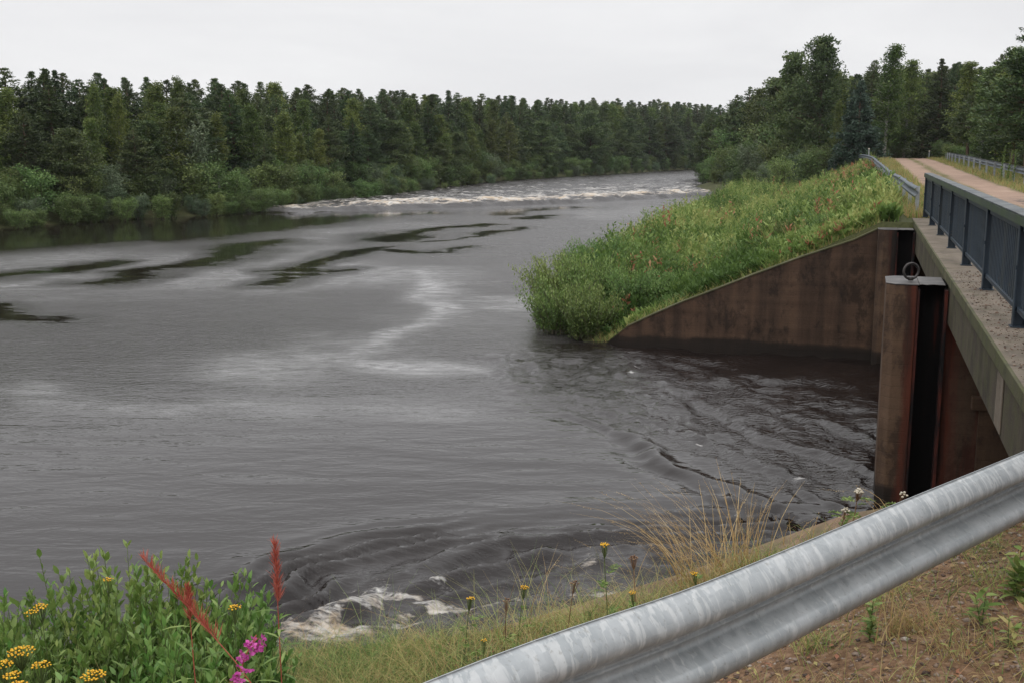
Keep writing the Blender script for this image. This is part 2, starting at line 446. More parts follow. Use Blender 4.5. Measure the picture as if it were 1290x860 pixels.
dF = line_d(X, Y, bank_f)
ff = np.exp(-(dF/np.interp(X, [-2.7, -1.7, -.3, .6], [.42, .40, .30, .2]))**2)*np.interp(X, [-3.2, -2.4, -.5, .3, .9, 1.4], [.6, .97, .95, .85, .7, .0])
foam = np.maximum(foam, ff*.445*(.72+.5*fbm(X*1.7, Y*2.2, 96)))
spk = sstep(.3, 2.2, dd)*ins*np.where(X < -.2, .40, .33)*sstep(.30, .62, fbm(X*2.6, Y*3.4, 97, 3))*1.1*sstep(.36, .66, fbm(X*.55, Y*.8, 95))
foam = np.maximum(foam, np.where(X < 1.2, spk + .10*inner, .05*inner))
for (px, py, w, a) in ((803, 463, .25, .55), (795, 472, .2, .6), (788, 483, .2, .5), (785, 492, .15, .45), (786, 523, .35, .42), (882, 560, .14, .62), (1005, 606, .22, .52), (1018, 612, .12, .45), (640, 480, .2, .35), (1085, 618, .25, .35)):
    a0 = np.array(at(px, py)); d = np.hypot(X-a0[0], Y-a0[1]); foam = np.maximum(foam, a*.86*np.exp(-(d/w)**2))
# rapids tan: the outflow water is stained brown
tan = front*.65 + .15*rap + np.exp(-(dF/.9)**2)*np.where(X < -1.2, .95, .5)
# calm, mirror-like water
calm = np.zeros_like(X)
sdw = -poly_sd(X, Y, np.array(LB+[(300, 420), (300, -50), (-200, -50)]))
bank_d = line_d(X+5*(fbm(X*.05, Y*.05, 99)-.5), Y, LB)
calm = np.maximum(calm, sstep(np.interp(X, [-60, -30, -21, -17, -8, 0], [36, 28, 21, 12, 4, 1]), np.interp(X, [-60, -30, -21, -17, -8, 0], [20, 14, 9, 4, 1, .3]), bank_d))
for pts, w in (([(128, 358), (165, 349), (205, 338), (260, 329), (300, 318), (335, 306)], 1.0), ([(0, 350), (25, 346), (58, 342)], .9), ([(92, 341), (112, 336), (138, 331)], .8), ([(0, 385), (14, 392), (24, 398), (62, 402)], .55), ([(338, 358), (362, 349), (385, 334), (430, 320), (470, 312)], .8), ([(380, 346), (400, 342), (442, 340)], .7), ([(480, 304), (505, 297), (545, 290), (610, 283)], .7), ([(640, 270), (665, 265), (722, 262)], 1.3), ([(486, 302), (500, 298)], 1.6), ([(660, 275), (700, 272)], .9), ([(545, 305), (600, 296), (640, 286)], .6), ([(170, 300), (330, 285), (440, 272), (520, 268)], 3.0), ([(780, 290), (830, 285)], .7), ([(840, 268), (880, 262)], .8), ([(490, 315), (540, 318), (600, 310)], .5)):
    P = smooth_line(pl(pts)); d = line_d(wx, wy, P)
    ww = w*(.30+1.15*fbm(X*.33, Y*.20, 101))
    calm = np.maximum(calm, np.clip(1-d/(ww*3.0), 0, 1))
calm = calm*(1-rap)
# fine-ripple zone (wind/current roughened) against smooth glides
fine = sstep(5, 16, WR.ravel())*(1-calm)
m, nt, out = newmat('river_water'); g = NT(nt); co = g.co()
cn_ = g.noise(co, 1.8, 9, .82, (.40, .9, 1), 1.4); calm_a = g.math('MULTIPLY', g.math('ADD', g.attr('calm'), g.math('SUBTRACT', g.math('MULTIPLY', cn_, 2.2), 1.68)), 8, True); foam_a = g.attr('foam'); turb_a = g.attr('turb'); tan_a = g.attr('tan'); film_sheen_a = g.attr('film'); fine_a = g.attr('fine')
n_big = g.noise(co, 1.6, 4, .6, (.55, 1.5, 1), .4)
n_sm = g.noise(co, 7.5, 3, .6, (.6, 1.35, 1), .2)
n_patch = g.noise(co, .22, 4, .6, (.6, 1.4, 1))
inv = g.math('SUBTRACT', 1.0, calm_a, True)
st_s = g.math('MULTIPLY', g.math('ADD', g.math('MULTIPLY', fine_a, 1.3), g.math('MULTIPLY', g.math('ADD', turb_a, .08), .48)), g.math('ADD', g.math('MULTIPLY', inv, .93), .07))
b1 = g.bump(n_big, g.math('MULTIPLY', g.math('ADD', g.math('MULTIPLY', inv, .8), .2), .17), .14)
b2 = g.bump(n_sm, st_s, .05, b1)
rough = g.math('ADD', g.math('MULTIPLY', g.math('MULTIPLY', fine_a, inv), .22), .045)
rough = g.math('ADD', rough, g.math('MULTIPLY', g.math('MULTIPLY', g.math('SUBTRACT', n_patch, .5), fine_a), .12), True)
f_n = g.noise(co, 8.0, 8, .74, (.7, 1.2, 1), .5)
f_n2 = g.noise(co, 1.1, 6, .7, (.7, 1.2, 1), .5)
dist_mix = g.math('ADD', g.math('MULTIPLY', f_n, .6), g.math('MULTIPLY', f_n2, .4))
f_n3 = g.noise(co, .75, 8, .78, (.8, 1.1, 1), .5); ra = g.attr('rapid')
dist_mix = g.math('ADD', g.math('MULTIPLY', dist_mix, g.math('SUBTRACT', 1.0, ra)), g.math('MULTIPLY', f_n3, ra))
fm = g.math('ADD', dist_mix, g.math('SUBTRACT', foam_a, 1.0))
fmask = g.math('MULTIPLY', g.math('SUBTRACT', fm, -.09), 6.5, True)
fmask = g.math('MULTIPLY', fmask, g.math('GREATER_THAN', foam_a, .02))
body = g.bsdf(None, (.012, .0085, .0075), rough, 0, .5, b2)
body.inputs['IOR'].default_value = 1.335
wn = g.noise(co, 2.5, 5, .7)
fcol = g.mix(g.math('MULTIPLY', tan_a, g.ramp(wn, [(.40, .1), (.6, 1.0)]), True), (.50, .49, .47), (.42, .29, .15))
fo = g.bsdf(None, fcol, .6, 0, .3, g.bump(f_n, .6, .06))
film_sheen_d = g.n('ShaderNodeBsdfDiffuse'); film_sheen_d.inputs[0].default_value = (.62, .62, .62, 1)  # pale diffuse shared by the foam film and the painted sky sheen
m1 = g.n('ShaderNodeMixShader'); g.l(g.math('MULTIPLY', film_sheen_a, g.ramp(g.noise(co, 1.6, 10, .74, (.5, 1.3, 1), 1.6), [(.36, .25), (.50, .6), (.66, 1.1)]), True), m1.inputs[0]); g.l(body.outputs[0], m1.inputs[1]); g.l(film_sheen_d.outputs[0], m1.inputs[2])
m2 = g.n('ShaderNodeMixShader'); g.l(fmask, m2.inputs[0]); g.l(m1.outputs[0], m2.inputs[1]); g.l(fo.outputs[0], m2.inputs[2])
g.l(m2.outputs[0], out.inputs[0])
M['water'] = m
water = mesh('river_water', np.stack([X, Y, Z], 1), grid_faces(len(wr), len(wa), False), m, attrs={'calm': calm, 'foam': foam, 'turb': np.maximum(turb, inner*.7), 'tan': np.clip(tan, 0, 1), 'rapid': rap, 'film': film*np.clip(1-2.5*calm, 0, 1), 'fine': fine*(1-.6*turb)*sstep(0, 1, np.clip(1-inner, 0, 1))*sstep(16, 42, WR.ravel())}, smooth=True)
tag(water, kind='structure')

# ------------------------------------------------------------------ concrete
def concrete_mat(name, base, dark, light, drip=1.0, rust=False, moss=0.0, board=True):
    m, nt, out = newmat(name); g = NT(nt)
    geo = g.n('ShaderNodeTexCoord'); co = geo.outputs['Object']
    big = g.noise(co, .8, 5, .6); fine = g.noise(co, 30, 6, .7)
    streak = g.noise(co, 2.2, 5, .6, (1, 1, .06))
    col = g.mix(g.ramp(streak, [(.38, 1.0), (.58, 0.0)]), base, dark)
    col = g.mix(g.ramp(big, [(.5, 0.0), (.72, .5)]), col, light)
    col = g.mix(.35, col, g.ramp(fine, [(.3, tuple(c*.6 for c in base)), (.7, tuple(c*1.3 for c in base))]))
    blot = g.noise(co, 2.6, 8, .72, (1, 1, .6), .25)
    col = g.mix(g.ramp(blot, [(.52, 0.0), (.60, .65)]), col, tuple(c*.75 for c in dark))
    blot2 = g.noise(co, 1.5, 8, .75, (1, 1, .9), .15)
    col = g.mix(g.ramp(blot2, [(.58, 0.0), (.68, .30)]), col, tuple(c*1.25 for c in light))
    sz = g.n('ShaderNodeSeparateXYZ'); g.l(co, sz.inputs[0])
    wob_ = g.math('ADD', sz.outputs[2], g.math('MULTIPLY', g.noise(co, 1.2, 5, .6, (1, 1, .2)), -.35))
    col = g.mix(g.ramp(wob_, [(0, .92), (.10, .85), (.17, 0.0)]), col, (.012, .009, .007))
    h = fine
    if board:
        sep = g.n('ShaderNodeSeparateXYZ'); g.l(co, sep.inputs[0])
        fr = g.math('FRACT', g.math('MULTIPLY', sep.outputs[2], 6.5))
        line = g.ramp(fr, [(0, 0.0), (.06, 1.0), (.94, 1.0), (1, 0.0)])
        bt = g.noise(co, 6.5, 0, .5, (.05, .05, 1))
        col = g.mix(.35, col, g.mix(1, col, g.ramp(bt, [(.3, .6), (.7, 1.25)]), 'MULTIPLY'))
        col = g.mix(1, col, g.ramp(fr, [(0, .82), (.05, 1.0), (.95, 1.0), (1, .82)]), 'MULTIPLY')
        h = g.math('ADD', fine, g.math('MULTIPLY', line, .35))
    if rust:
        at_ = g.attr('tint')
        s2 = g.noise(co, 5.0, 6, .65, (1, 1, .09))
        col = g.mix(g.math('MULTIPLY', at_, g.ramp(s2, [(.42, 0.0), (.55, .9)])), g.mix(at_, col, (.006, .0055, .006)), (.12, .020, .012))
        sv = g.n('ShaderNodeSeparateXYZ'); g.l(co, sv.inputs[0])
        vv = g.math('ADD', g.math('MULTIPLY', sv.outputs[0], -cs), g.math('MULTIPLY', sv.outputs[1], sn))
        vv = g.math('ADD', vv, g.math('MULTIPLY', g.noise(co, 3.0, 7, .7, (1, 1, .25)), .34))
        blk = g.ramp(g.math('ADD', g.math('MULTIPLY', vv, 1.0), 1.0), [(.47, .95), (.55, .8), (.60, 0.0)])
        blk = g.math('MULTIPLY', blk, g.ramp(g.math('ADD', vv, 1.6), [(.50, 0.0), (.56, 1.0)]))
        col = g.mix(blk, col, g.ramp(s2, [(.40, (.010, .008, .007)), (.60, (.085, .022, .012))]))
    if moss:
        mn = g.noise(co, 5, 5, .6)
        col = g.mix(g.math('MULTIPLY', g.ramp(mn, [(.4, 0.0), (.65, 1.0)]), moss), col, (.075, .080, .030))
    g.bsdf(out, col, .85, 0, .25, g.bump(h, .5, .012)); return m
M['wall'] = concrete_mat('stained_concrete', (.074, .043, .027), (.017, .012, .009), (.108, .069, .045))
M['pier'] = concrete_mat('pier_concrete', (.096, .058, .036), (.032, .020, .014), (.135, .088, .058), rust=True)
M['wallcap'] = concrete_mat('wall_top_concrete', (.20, .125, .085), (.10, .065, .042), (.27, .19, .14), board=False, moss=.55)
M['beam'] = concrete_mat('deck_beam_concrete', (.080, .064, .046), (.032, .026, .020), (.12, .10, .075), board=False, moss=.5)
M['moss_edge'] = concrete_mat('mossy_edge', (.09, .08, .045), (.05, .055, .03), (.2, .18, .12), board=False, moss=.8)
M['ledge'] = concrete_mat('ledge_concrete', (.185, .150, .118), (.10, .082, .066), (.25, .21, .17), board=False, moss=.25)
M['pale'] = concrete_mat('pale_patch', (.22, .18, .14), (.09, .075, .055), (.30, .27, .23), board=False)
M['piertop'] = simple_mat('wet_pier_top', [(.35, (.018, .016, .015)), (.5, (.045, .040, .037)), (.62, (.085, .076, .070)), (.75, (.17, .155, .145))], .5, 7, .5, .3, .01)

class UB(MB):
    """builder in the bridge frame"""
    def ubox(s, u0, u1, v0, v1, z0, z1, t=0):
        P = [uv(u0, v0), uv(u1, v0), uv(u1, v1), uv(u0, v1)]
        s.prism(P, z0, z1, t)
    def uprism(s, pts, z0, z1, t=0): s.prism([uv(*p) for p in pts], z0, z1, t)
    def sloped(s, u0, u1, prof, zb, t=0):
        """wall between u0,u1 whose top follows prof [(v,z)]"""
        n = len(prof)
        V = []
        for u in (u0, u1):
            for v, z in prof: V.append((*uv(u, v), z))
            for v, z in prof: V.append((*uv(u, v), zb))
        F = []
        for i in range(n-1):
            F += [(i, i+1, n+i+1, n+i), (2*n+i+1, 2*n+i, 3*n+i, 3*n+i+1), (i+1, i, 2*n+i, 2*n+i+1)]
        F += [(0, n, 3*n, 2*n), (n-1, 3*n-1, 4*n-1, 2*n-1)]
        s.add(V, F, t)

# bridge: far abutment, pier, near abutment, deck
br = thing('road_bridge', (*uv(16, -4.2), 0), 'old concrete sluice bridge carrying the gravel track over the side channel', 'bridge')
br.location = (0, 0, 0)
b = UB(); b.ubox(5.6, 27.1, -7.3, -1.14, 2.56, 3.19); b.build('deck', M['beam'], br, bevel=.012)
b = UB(); b.ubox(5.3, 28.0, -1.86, -1.12, 3.192, 3.212); b.build('ledge', M['ledge'], br)
b = UB(); b.ubox(5.3, 28.0, -7.32, -6.6, 3.192, 3.212); b.build('ledge', M['ledge'], br)
b = UB(); b.ubox(5.6, 27.1, -1.135, -1.105, 3.085, 3.215); b.build('edge_strip', M['moss_edge'], br, bevel=.008)
b = UB(); b.ubox(9.35, 9.75, -1.136, -1.128, 2.60, 3.05); b.build('joint_patch', M['pale'], br)
# girders under the deck
for v0 in (-2.2, -4.2, -6.4):
    b = UB(); b.ubox(5.6, 27.0, v0-.4, v0, 2.1, 2.56); b.build('girder', M['beam'], br)
# pier of the gates: nose + slot + wall

M['slot'] = simple_mat('black_stained_slot', [(.3, (.003, .003, .003)), (.62, (.006, .005, .005)), (.74, (.035, .009, .006))], .8, 3, .08, .3, .01, sc3=(3, 3, .25))
M['rust'] = simple_mat('rusty_steel', [(.42, (.006, .005, .005)), (.56, (.050, .012, .008)), (.75, (.12, .026, .014))], .8, 6, .3, .4, .005, sc3=(1, 1, .3))
def pier(u0, du, wall_to, low=-2.2):
    b = UB()   # rounded nose
    b.uprism([(u0, -.74), (u0, -.47), (u0+.12, -.35), (u0+du-.12, -.35), (u0+du, -.47), (u0+du, -.74)], low, 3.06, 0)
    p = b.build('pier', M['pier'], br, bevel=.012)
    b = UB(); b.uprism([(u0-.006, -.76), (u0-.006, -.468), (u0+.117, -.343), (u0+du-.117, -.343), (u0+du+.006, -.468), (u0+du+.006, -.76)], 3.062, 3.076, 0)
    b.uprism([(u0+.05, -.765), (u0+.10, -.80), (u0+.04, -.86), (u0+.12, -.95), (u0+.07, -1.09), (u0+du, -1.09), (u0+du, -.765)], 3.062, 3.073, 0)
    b.build('pier_cap', M['piertop'], p, bevel=.01)
    b = UB(); b.ubox(u0+.32, u0+du-.05, -1.12, -.742, low, 3.058, 1); b.build('gate_slot', M['slot'], p)
    for v0, v1 in ((-.775, -.744), (-1.125, -1.085)):
        b = UB(); b.ubox(u0+.02, u0+.30, v0, v1, low, 3.0); b.build('steel_guide', M['rust'], p)
    if wall_to:
        b = UB(); b.ubox(u0+.10, u0+du-.06, -1.60, -1.13, low, 2.55, .25); b.ubox(u0-.02, u0+du-.04, wall_to, -1.602, low, 2.55, 0); b.build('pier_wall', M['pier'], p)
        b = UB(); b.uprism([(u0-.06, -1.70), (u0-.06, -1.5), (u0+.1, -1.5), (u0+.1, -1.70)], 1.45, 1.62); b.build('bracket_block', M['pier'], p, bevel=.01)
    return p
p1 = pier(15.45, 1.0, -7.2)
p2 = pier(25.85, .66, 0)
b = UB(); b.ubox(26.52, 27.1, -7.3, -1.14, -2.2, 2.55); b.build('abutment', M['pier'], br)
b = UB(); b.ubox(5.55, 5.98, -7.3, -1.14, -2.2, 2.55); b.build('abutment', M['pier'], br)
# lifting ring on the pier
ring = MB(); th = np.linspace(0, 2*math.pi, 33)
cx, cy = uv(15.78, -.66); ax = np.array([math.cos(R(8)), math.sin(R(8)), 0])
P = np.array([[cx, cy, 3.215]])+.105*(np.cos(th)[:, None]*ax + np.sin(th)[:, None]*np.array([0, 0, 1.]))
ring.tube(P, .017, 8, False)
ring.tube([(cx, cy, 3.09), (cx, cy, 3.14)], .035, 10)
ring.build('lifting_ring', M['steel'] if 'steel' in M else M['rust'], p1, smooth=True)

# wing walls
fw = UB()
def on_u(px, py, u0):
    az = R(PITCH)+math.atan((py-430)/FPX); lo, hi = 1., 400.
    for _ in range(60):
        Yd = (lo+hi)/2; h = Yd*math.tan(az); X_ = (px-645)/FPX*(Yd*math.cos(R(PITCH))+h*math.sin(R(PITCH)))
        if to_uv(X_, Yd)[0] < u0: lo = Yd
        else: hi = Yd
    return to_uv(X_, Yd)[1], CAMH-h
prof = [(-.37, 3.04)]+[on_u(px, py, 26.5) for px, py in ((1076, 303), (1012, 324), (941, 350), (900, 366), (860, 381), (820, 398), (790, 412), (762, 434))]
prof.append((prof[-1][0]+.4, -.25)); print('wall', [(round(a, 2), round(c_, 2)) for a, c_ in prof])
fw.sloped(26.52, 26.95, prof, -2.2)
o = fw.build('retaining_wall', M['wall'], None)
tag(o, 'brown board-marked concrete wing wall sloping down into the river beneath the green embankment', 'retaining wall')
fw = UB(); fw.sloped(26.50, 27.0, [(v, z+.03) for v, z in prof], -2.2)
# thin weathered coping, only its top shows
V = np.concatenate(fw.V); n = len(prof)
V2 = V.copy()
for k in (0, 2): V2[(k+1)*n:(k+2)*n] = V[k*n:(k+1)*n]-np.array([0, 0, .028])
fw.V = [V2]; fw.build('coping', M['moss_edge'], o)
prof2 = [(-1.12, 3.16), (-.39, 3.02), (0, 2.91), (.87, 2.47), (2.0, 1.98), (3.2, 1.52), (4.5, 1.05), (6.0, .5), (7.2, -.1)]
fw = UB(); fw.sloped(5.66, 6.0, prof2, -2.2)
o = fw.build('retaining_wall', M['wallcap'], None)
tag(o, 'near concrete wing wall whose sandy brown top shows just behind the guardrail', 'retaining wall')

# ------------------------------------------------------------------ railing
def paint_mat(name, base, moss=None):
    m, nt, out = newmat(name); g = NT(nt); co = g.co()
    n1 = g.noise(co, 2.5, 6, .65); n2 = g.noise(co, 40, 3, .6)
    col = g.mix(g.ramp(n1, [(.35, 0.0), (.7, 1.0)]), base, tuple(c*1.7 for c in base))
    if moss:
        col = g.mix(g.ramp(g.noise(co, 3.2, 7, .7, (1, 1, 1)), [(.44, 0.0), (.56, .9)]), col, moss)
    chip = g.noise(co, 9, 8, .75)
    col = g.mix(g.ramp(chip, [(.62, 0.0), (.66, .6)]), col, (.10, .075, .055))
    col = g.mix(g.ramp(g.noise(co, 4, 5, .6, (1, 1, .15)), [(.5, 0.0), (.7, .4)]), col, (.06, .065, .055))
    g.bsdf(out, col, .55, 0, .28, g.bump(n2, .1, .003)); return m
M['paint'] = paint_mat('blue_grey_paint', (.018, .027, .038))
M['rail_top'] = paint_mat('weathered_handrail', (.028, .036, .042), (.11, .12, .12))
M['rail_side'] = paint_mat('algae_handrail_side', (.025, .038, .028), (.035, .060, .022))
rl = thing('bridge_railing', (*uv(28.32, -1.42), 3.212), 'blue-grey steel bridge railing with vertical bars and mossy handrail', 'railing')
rl.location = (0, 0, 0)
VR = -1.43
b = UB(); b.ubox(2.4, 28.45, VR-.085, VR+.075, 4.245, 4.262); hr = b.build('handrail', M['rail_top'], rl, bevel=.004)
b = UB(); b.ubox(2.4, 28.45, VR+.058, VR+.080, 4.165, 4.243); b.ubox(2.4, 28.45, VR-.085, VR-.07, 4.19, 4.243); b.build('handrail_side', M['rail_side'], hr)
b = UB(); b.ubox(2.4, 28.4, VR-.02, VR+.03, 3.36, 3.40); b.build('bottom_rail', M['paint'], rl)
b = UB(); b.ubox(2.4, 28.4, VR-.02, VR+.03, 4.10, 4.14); b.build('upper_rail', M['paint'], rl)
PU = [28.32-2.87*k for k in range(10)]
for u in PU:
    b = UB()
    b.ubox(u-.055, u+.055, VR+.045, VR+.057, 3.225, 4.16); b.ubox(u-.055, u+.055, VR-.057, VR-.045, 3.225, 4.16); b.ubox(u-.006, u+.006, VR-.045, VR+.045, 3.225, 4.16)
    b.ubox(u-.075, u+.075, VR-.075, VR+.075, 3.213, 3.225)
    po = b.build('post', M['paint'], rl)
    b = UB()
    b.ubox(u-.075, u-.055, VR+.058, VR+.07, 3.75, 3.79)
    b.build('bolt', M['paint'], po)
nb_ = 0; rest = UB()
bu = []
for i in range(len(PU)-1):
    k = 21
    for j in range(1, k): bu.append(PU[i+1]+ (PU[i]-PU[i+1])*j/k)
bu.sort()
for u in bu:
    if 9.0 < u and nb_ < 100:
        b = UB(); b.ubox(u-.022, u+.022, VR-.002, VR+.010, 3.40, 4.10); b.build('baluster', M['paint'], rl); nb_ += 1
    else: rest.ubox(u-.022, u+.022, VR-.002, VR+.010, 3.40, 4.10)
tag(rest.build('far_balusters', M['paint'], rl), kind='stuff')
# opposite railing of the bridge, right of the picture
def wbeam(path, name, label, group=None, mat='galv', posts=(), ground=None, flip=False, side=1, seam=True):
    """corrugated guardrail along path [(x,y,ztop)], bulging to the right of the path direction * side"""
    t = thing(name, (0, 0, 0), label, 'guardrail', group)
    prof = [(.020, -.000), (.014, -.004), (.030, -.006), (.052, -.020), (.070, -.038), (.081, -.056), (.083, -.070), (.080, -.085), (.068, -.098), (.040, -.112), (.012, -.126), (.004, -.134), (.004, -.146), (.006, -.149), (.012, -.152), (.012, -.158), (.006, -.161), (.004, -.164), (.004, -.176), (.012, -.184), (.040, -.198), (.068, -.212), (.080, -.225), (.083, -.240), (.081, -.254), (.070, -.272), (.052, -.290), (.030, -.304), (.020, -.311)]
    fine_p = []
    for a_, b_ in zip(prof[:-1], prof[1:]):
        for f_ in ((0,) if math.hypot(a_[0]-b_[0], a_[1]-b_[1]) < .026 else (0, .2, .8)): fine_p.append((a_[0]+(b_[0]-a_[0])*f_, a_[1]+(b_[1]-a_[1])*f_))
    prof = fine_p+[prof[-1]]
    P = smooth_line(path, 8) if len(path) > 2 else np.array(path, float)
    P = np.array([[np.interp(q, np.arange(len(P)), P[:, k]) for k in range(3)] for q in np.linspace(0, len(P)-1, max(len(P), 40))])
    T = np.gradient(P, axis=0); T[:, 2] = 0; T = unit(T); Nn = np.stack([T[:, 1], -T[:, 0], 0*T[:, 0]], 1)*side
    pr = prof + [(d-.004, z) for d, z in prof[::-1]]
    k = len(pr)
    V = np.stack([P + Nn*d + np.array([0, 0, z]) for d, z in pr], 1).reshape(-1, 3)
    n = len(P)
    Fq = [(i*k+j, i*k+(j+1) % k, (i+1)*k+(j+1) % k, (i+1)*k+j) for i in range(n-1) for j in range(k)] + [tuple(range(k)), tuple((n-1)*k+j for j in range(k))][0:0]
    L = np.concatenate([[0], np.cumsum(np.hypot(*np.diff(P[:, :2], axis=0).T))])
    o = mesh('beam', V, Fq, M[mat], t, {'along': np.repeat(L, k), 'across': np.tile(np.arange(k, dtype=float)/k, n)}, True)
    for s in posts:
        q = np.array([np.interp(s, L, P[:, c]) for c in range(3)]); nn = np.array([np.interp(s, L, Nn[:, c]) for c in range(3)]); tt = np.array([nn[1], -nn[0], 0])
        zg = float(ground_z(np.array([q[0]]), np.array([q[1]]))[0])-.3
        b = MB()
        for (a0, a1, d0, d1) in ((-.05, .05, -.012, -.006), (-.05, -.044, -.10, -.012), (.044, .05, -.10, -.012)):
            b.prism([tuple((q+tt*a+nn*d)[:2]) for a, d in ((a0, d0), (a1, d0), (a1, d1), (a0, d1))], zg, q[2]-.03)
        b.build('post', M['galv2'], t)
    return t
m, nt, out = newmat('galvanised_steel'); g = NT(nt)
cmb = g.n('ShaderNodeCombineXYZ'); g.l(g.attr('along'), cmb.inputs[0]); g.l(g.math('MULTIPLY', g.attr('across'), .62), cmb.inputs[1])
skew = g.n('ShaderNodeMapping'); skew.inputs['Rotation'].default_value = (0, 0, R(-28)); g.l(cmb.outputs[0], skew.inputs[0])
stk = g.noise(skew.outputs[0], 22, 4, .6, (1.5, .60, 1), .7)
stk2 = g.noise(skew.outputs[0], 34, 4, .6, (1.2, .7, 1), .5)
zone = g.noise(cmb.outputs[0], 3.5, 3, .5, (1, 1.5, 1))
spg = g.n('ShaderNodeTexVoronoi', i_Scale=38.0); g.l(g.co(), spg.inputs['Vector'])
spc = g.n('ShaderNodeSeparateColor'); g.l(spg.outputs['Color'], spc.inputs[0])
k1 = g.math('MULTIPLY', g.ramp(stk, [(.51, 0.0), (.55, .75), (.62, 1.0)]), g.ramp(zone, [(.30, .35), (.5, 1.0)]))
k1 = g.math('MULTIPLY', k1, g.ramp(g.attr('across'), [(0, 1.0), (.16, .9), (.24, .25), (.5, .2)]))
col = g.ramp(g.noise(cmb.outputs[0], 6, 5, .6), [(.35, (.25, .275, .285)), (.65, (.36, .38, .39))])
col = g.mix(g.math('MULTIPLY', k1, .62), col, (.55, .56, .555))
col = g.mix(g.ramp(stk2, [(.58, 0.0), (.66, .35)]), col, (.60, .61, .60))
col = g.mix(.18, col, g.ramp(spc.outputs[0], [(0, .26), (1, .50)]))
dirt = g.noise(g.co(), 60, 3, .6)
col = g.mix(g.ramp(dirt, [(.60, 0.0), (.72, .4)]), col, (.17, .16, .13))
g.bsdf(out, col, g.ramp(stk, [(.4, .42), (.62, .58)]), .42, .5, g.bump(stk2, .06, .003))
M['galv'] = m
M['galv_dull'] = simple_mat('dull_old_galvanised', [(.3, (.06, .075, .09)), (.7, (.15, .175, .20))], .55, 3, .4, .1, .01, .3)
M['galv2'] = simple_mat('galvanised_post', [(.3, (.22, .235, .245)), (.7, (.40, .42, .43))], .5, 5, .4, .1, .01, .5)
M['steel'] = simple_mat('dark_ring_steel', [(.3, (.03, .028, .028)), (.7, (.09, .08, .075))], .45, 14, .4, .3, .002, .6)
for o_ in p1.children:
    if o_.name.startswith('lifting_ring'): o_.data.materials[0] = M['steel']
# foreground rail: straight in view, then bends to the bridge end
e = np.array([(2.18, 4.57), (.53, 2.94)]); dr_ = (e[0]-e[1])/np.hypot(*(e[0]-e[1]))
def fr(s, z): q = e[1]+dr_*s; return (q[0], q[1], z)
path = [fr(-5.5, 3.76), fr(-3, 3.745), fr(-1.0, 3.725), fr(0, 3.66), fr(1.2, 3.625), fr(2.3, 3.59), fr(3.0, 3.58), (*uv(6.35, -1.23), 3.60), (*uv(8.0, -1.62), 3.62)]
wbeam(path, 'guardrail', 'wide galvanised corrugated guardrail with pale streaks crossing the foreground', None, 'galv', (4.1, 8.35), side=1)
# far left approach rail
def rz(u): return float(road_z(np.array(u)))
path = [(*uv(u, v), rz(u)+z) for u, v, z in ((28.5, -1.25, .74), (33, -1.22, .71), (40, -1.15, .72), (46, -1.05, .67), (54, -.90, .70), (62, -.85, .64), (72, -.62, .66), (84, -.45, .62), (98, .2, .55), (108, .9, .35))]
wbeam(path, 'guardrail', 'dull blue-grey guardrail running up the left side of the gravel track from the railing end', None, 'galv_dull', np.arange(1.5, 80, 4.0), side=-1)
path = [(*uv(u, v), rz(u)+z) for u, v, z in ((28.5, -6.35, .78), (36, -6.35, .80), (46, -6.35, .78), (56, -6.4, .78), (68, -6.4, .76), (80, -6.45, .74), (94, -6.5, .70), (106, -6.8, .66), (116, -7.4, .55))]
wbeam(path, 'guardrail', 'galvanised guardrail along the far right edge of the track before the dark trees', None, 'galv_dull', np.arange(2, 86, 4.0), side=1)

# ------------------------------------------------------------------ road
nu = 380; us = np.concatenate([np.linspace(-25, 5, 40), np.linspace(5.2, 160, nu)])
vs = np.linspace(-5.85, -1.95, 27)
U, Vv = np.meshgrid(us, vs, indexing='ij')
U = U.ravel(); Vv = Vv.ravel()
bend = -.0*U + 7.0*sstep(100, 150, U)*0
xs = U*sn - (Vv+bend)*cs; ys = U*cs + (Vv+bend)*sn
rutd = np.exp(-((Vv+2.95)/.33)**2)+np.exp(-((Vv+4.75)/.33)**2)
zz = road_z(U) + .035 + .02*(fbm(U*.4, Vv*1.2, 201)-.5) - .015*rutd
zz = np.where((np.abs(Vv+3.9) > 1.85), zz-.04, zz)
wob = Vv + .35*(fbm(U*.25, U*0+3, 205)-.5)
cgrass = np.exp(-((wob+3.86)/.26)**2)*(.3+1.1*fbm(U*.5, Vv*3, 207)) * sstep(20, 34, U)
egrass = sstep(1.35, 1.75, np.abs(wob+3.88)+.35*(fbm(U*.8, Vv*2, 206)-.5))*sstep(26, 29, U)
m, nt, out = newmat('gravel_track'); g = NT(nt); co = g.co()
n1 = g.noise(co, .9, 6, .65); n2 = g.noise(co, 35, 6, .75); n3 = g.noise(co, 1.6, 7, .8, None, .5)
col = g.ramp(n1, [(.3, (.20, .12, .080)), (.55, (.31, .20, .135)), (.75, (.40, .28, .20))])
col = g.mix(.4, col, g.ramp(n2, [(.3, (.12, .085, .07)), (.7, (.38, .30, .25))]))
crk = g.attr('crack')
col = g.mix(g.math('MULTIPLY', crk, g.ramp(n3, [(.47, 0.0), (.52, 1.0)])), col, (.045, .042, .042))
gm = g.math('MULTIPLY', g.attr('grass'), g.ramp(g.noise(co, 8, 6, .7), [(.3, .4), (.55, 1.3)]), True)
col = g.mix(gm, col, g.ramp(g.noise(co, 14, 5, .7), [(.3, (.05, .06, .018)), (.7, (.17, .14, .06))]))
g.bsdf(out, col, .9, 0, .25, g.bump(n2, .6, .02))
crack = np.maximum(np.exp(-(((U-43)/3.0)**2+((Vv+2.75)/.55)**2)), np.exp(-(((U-36)/3.0)**2+((Vv+4.7)/.5)**2)))
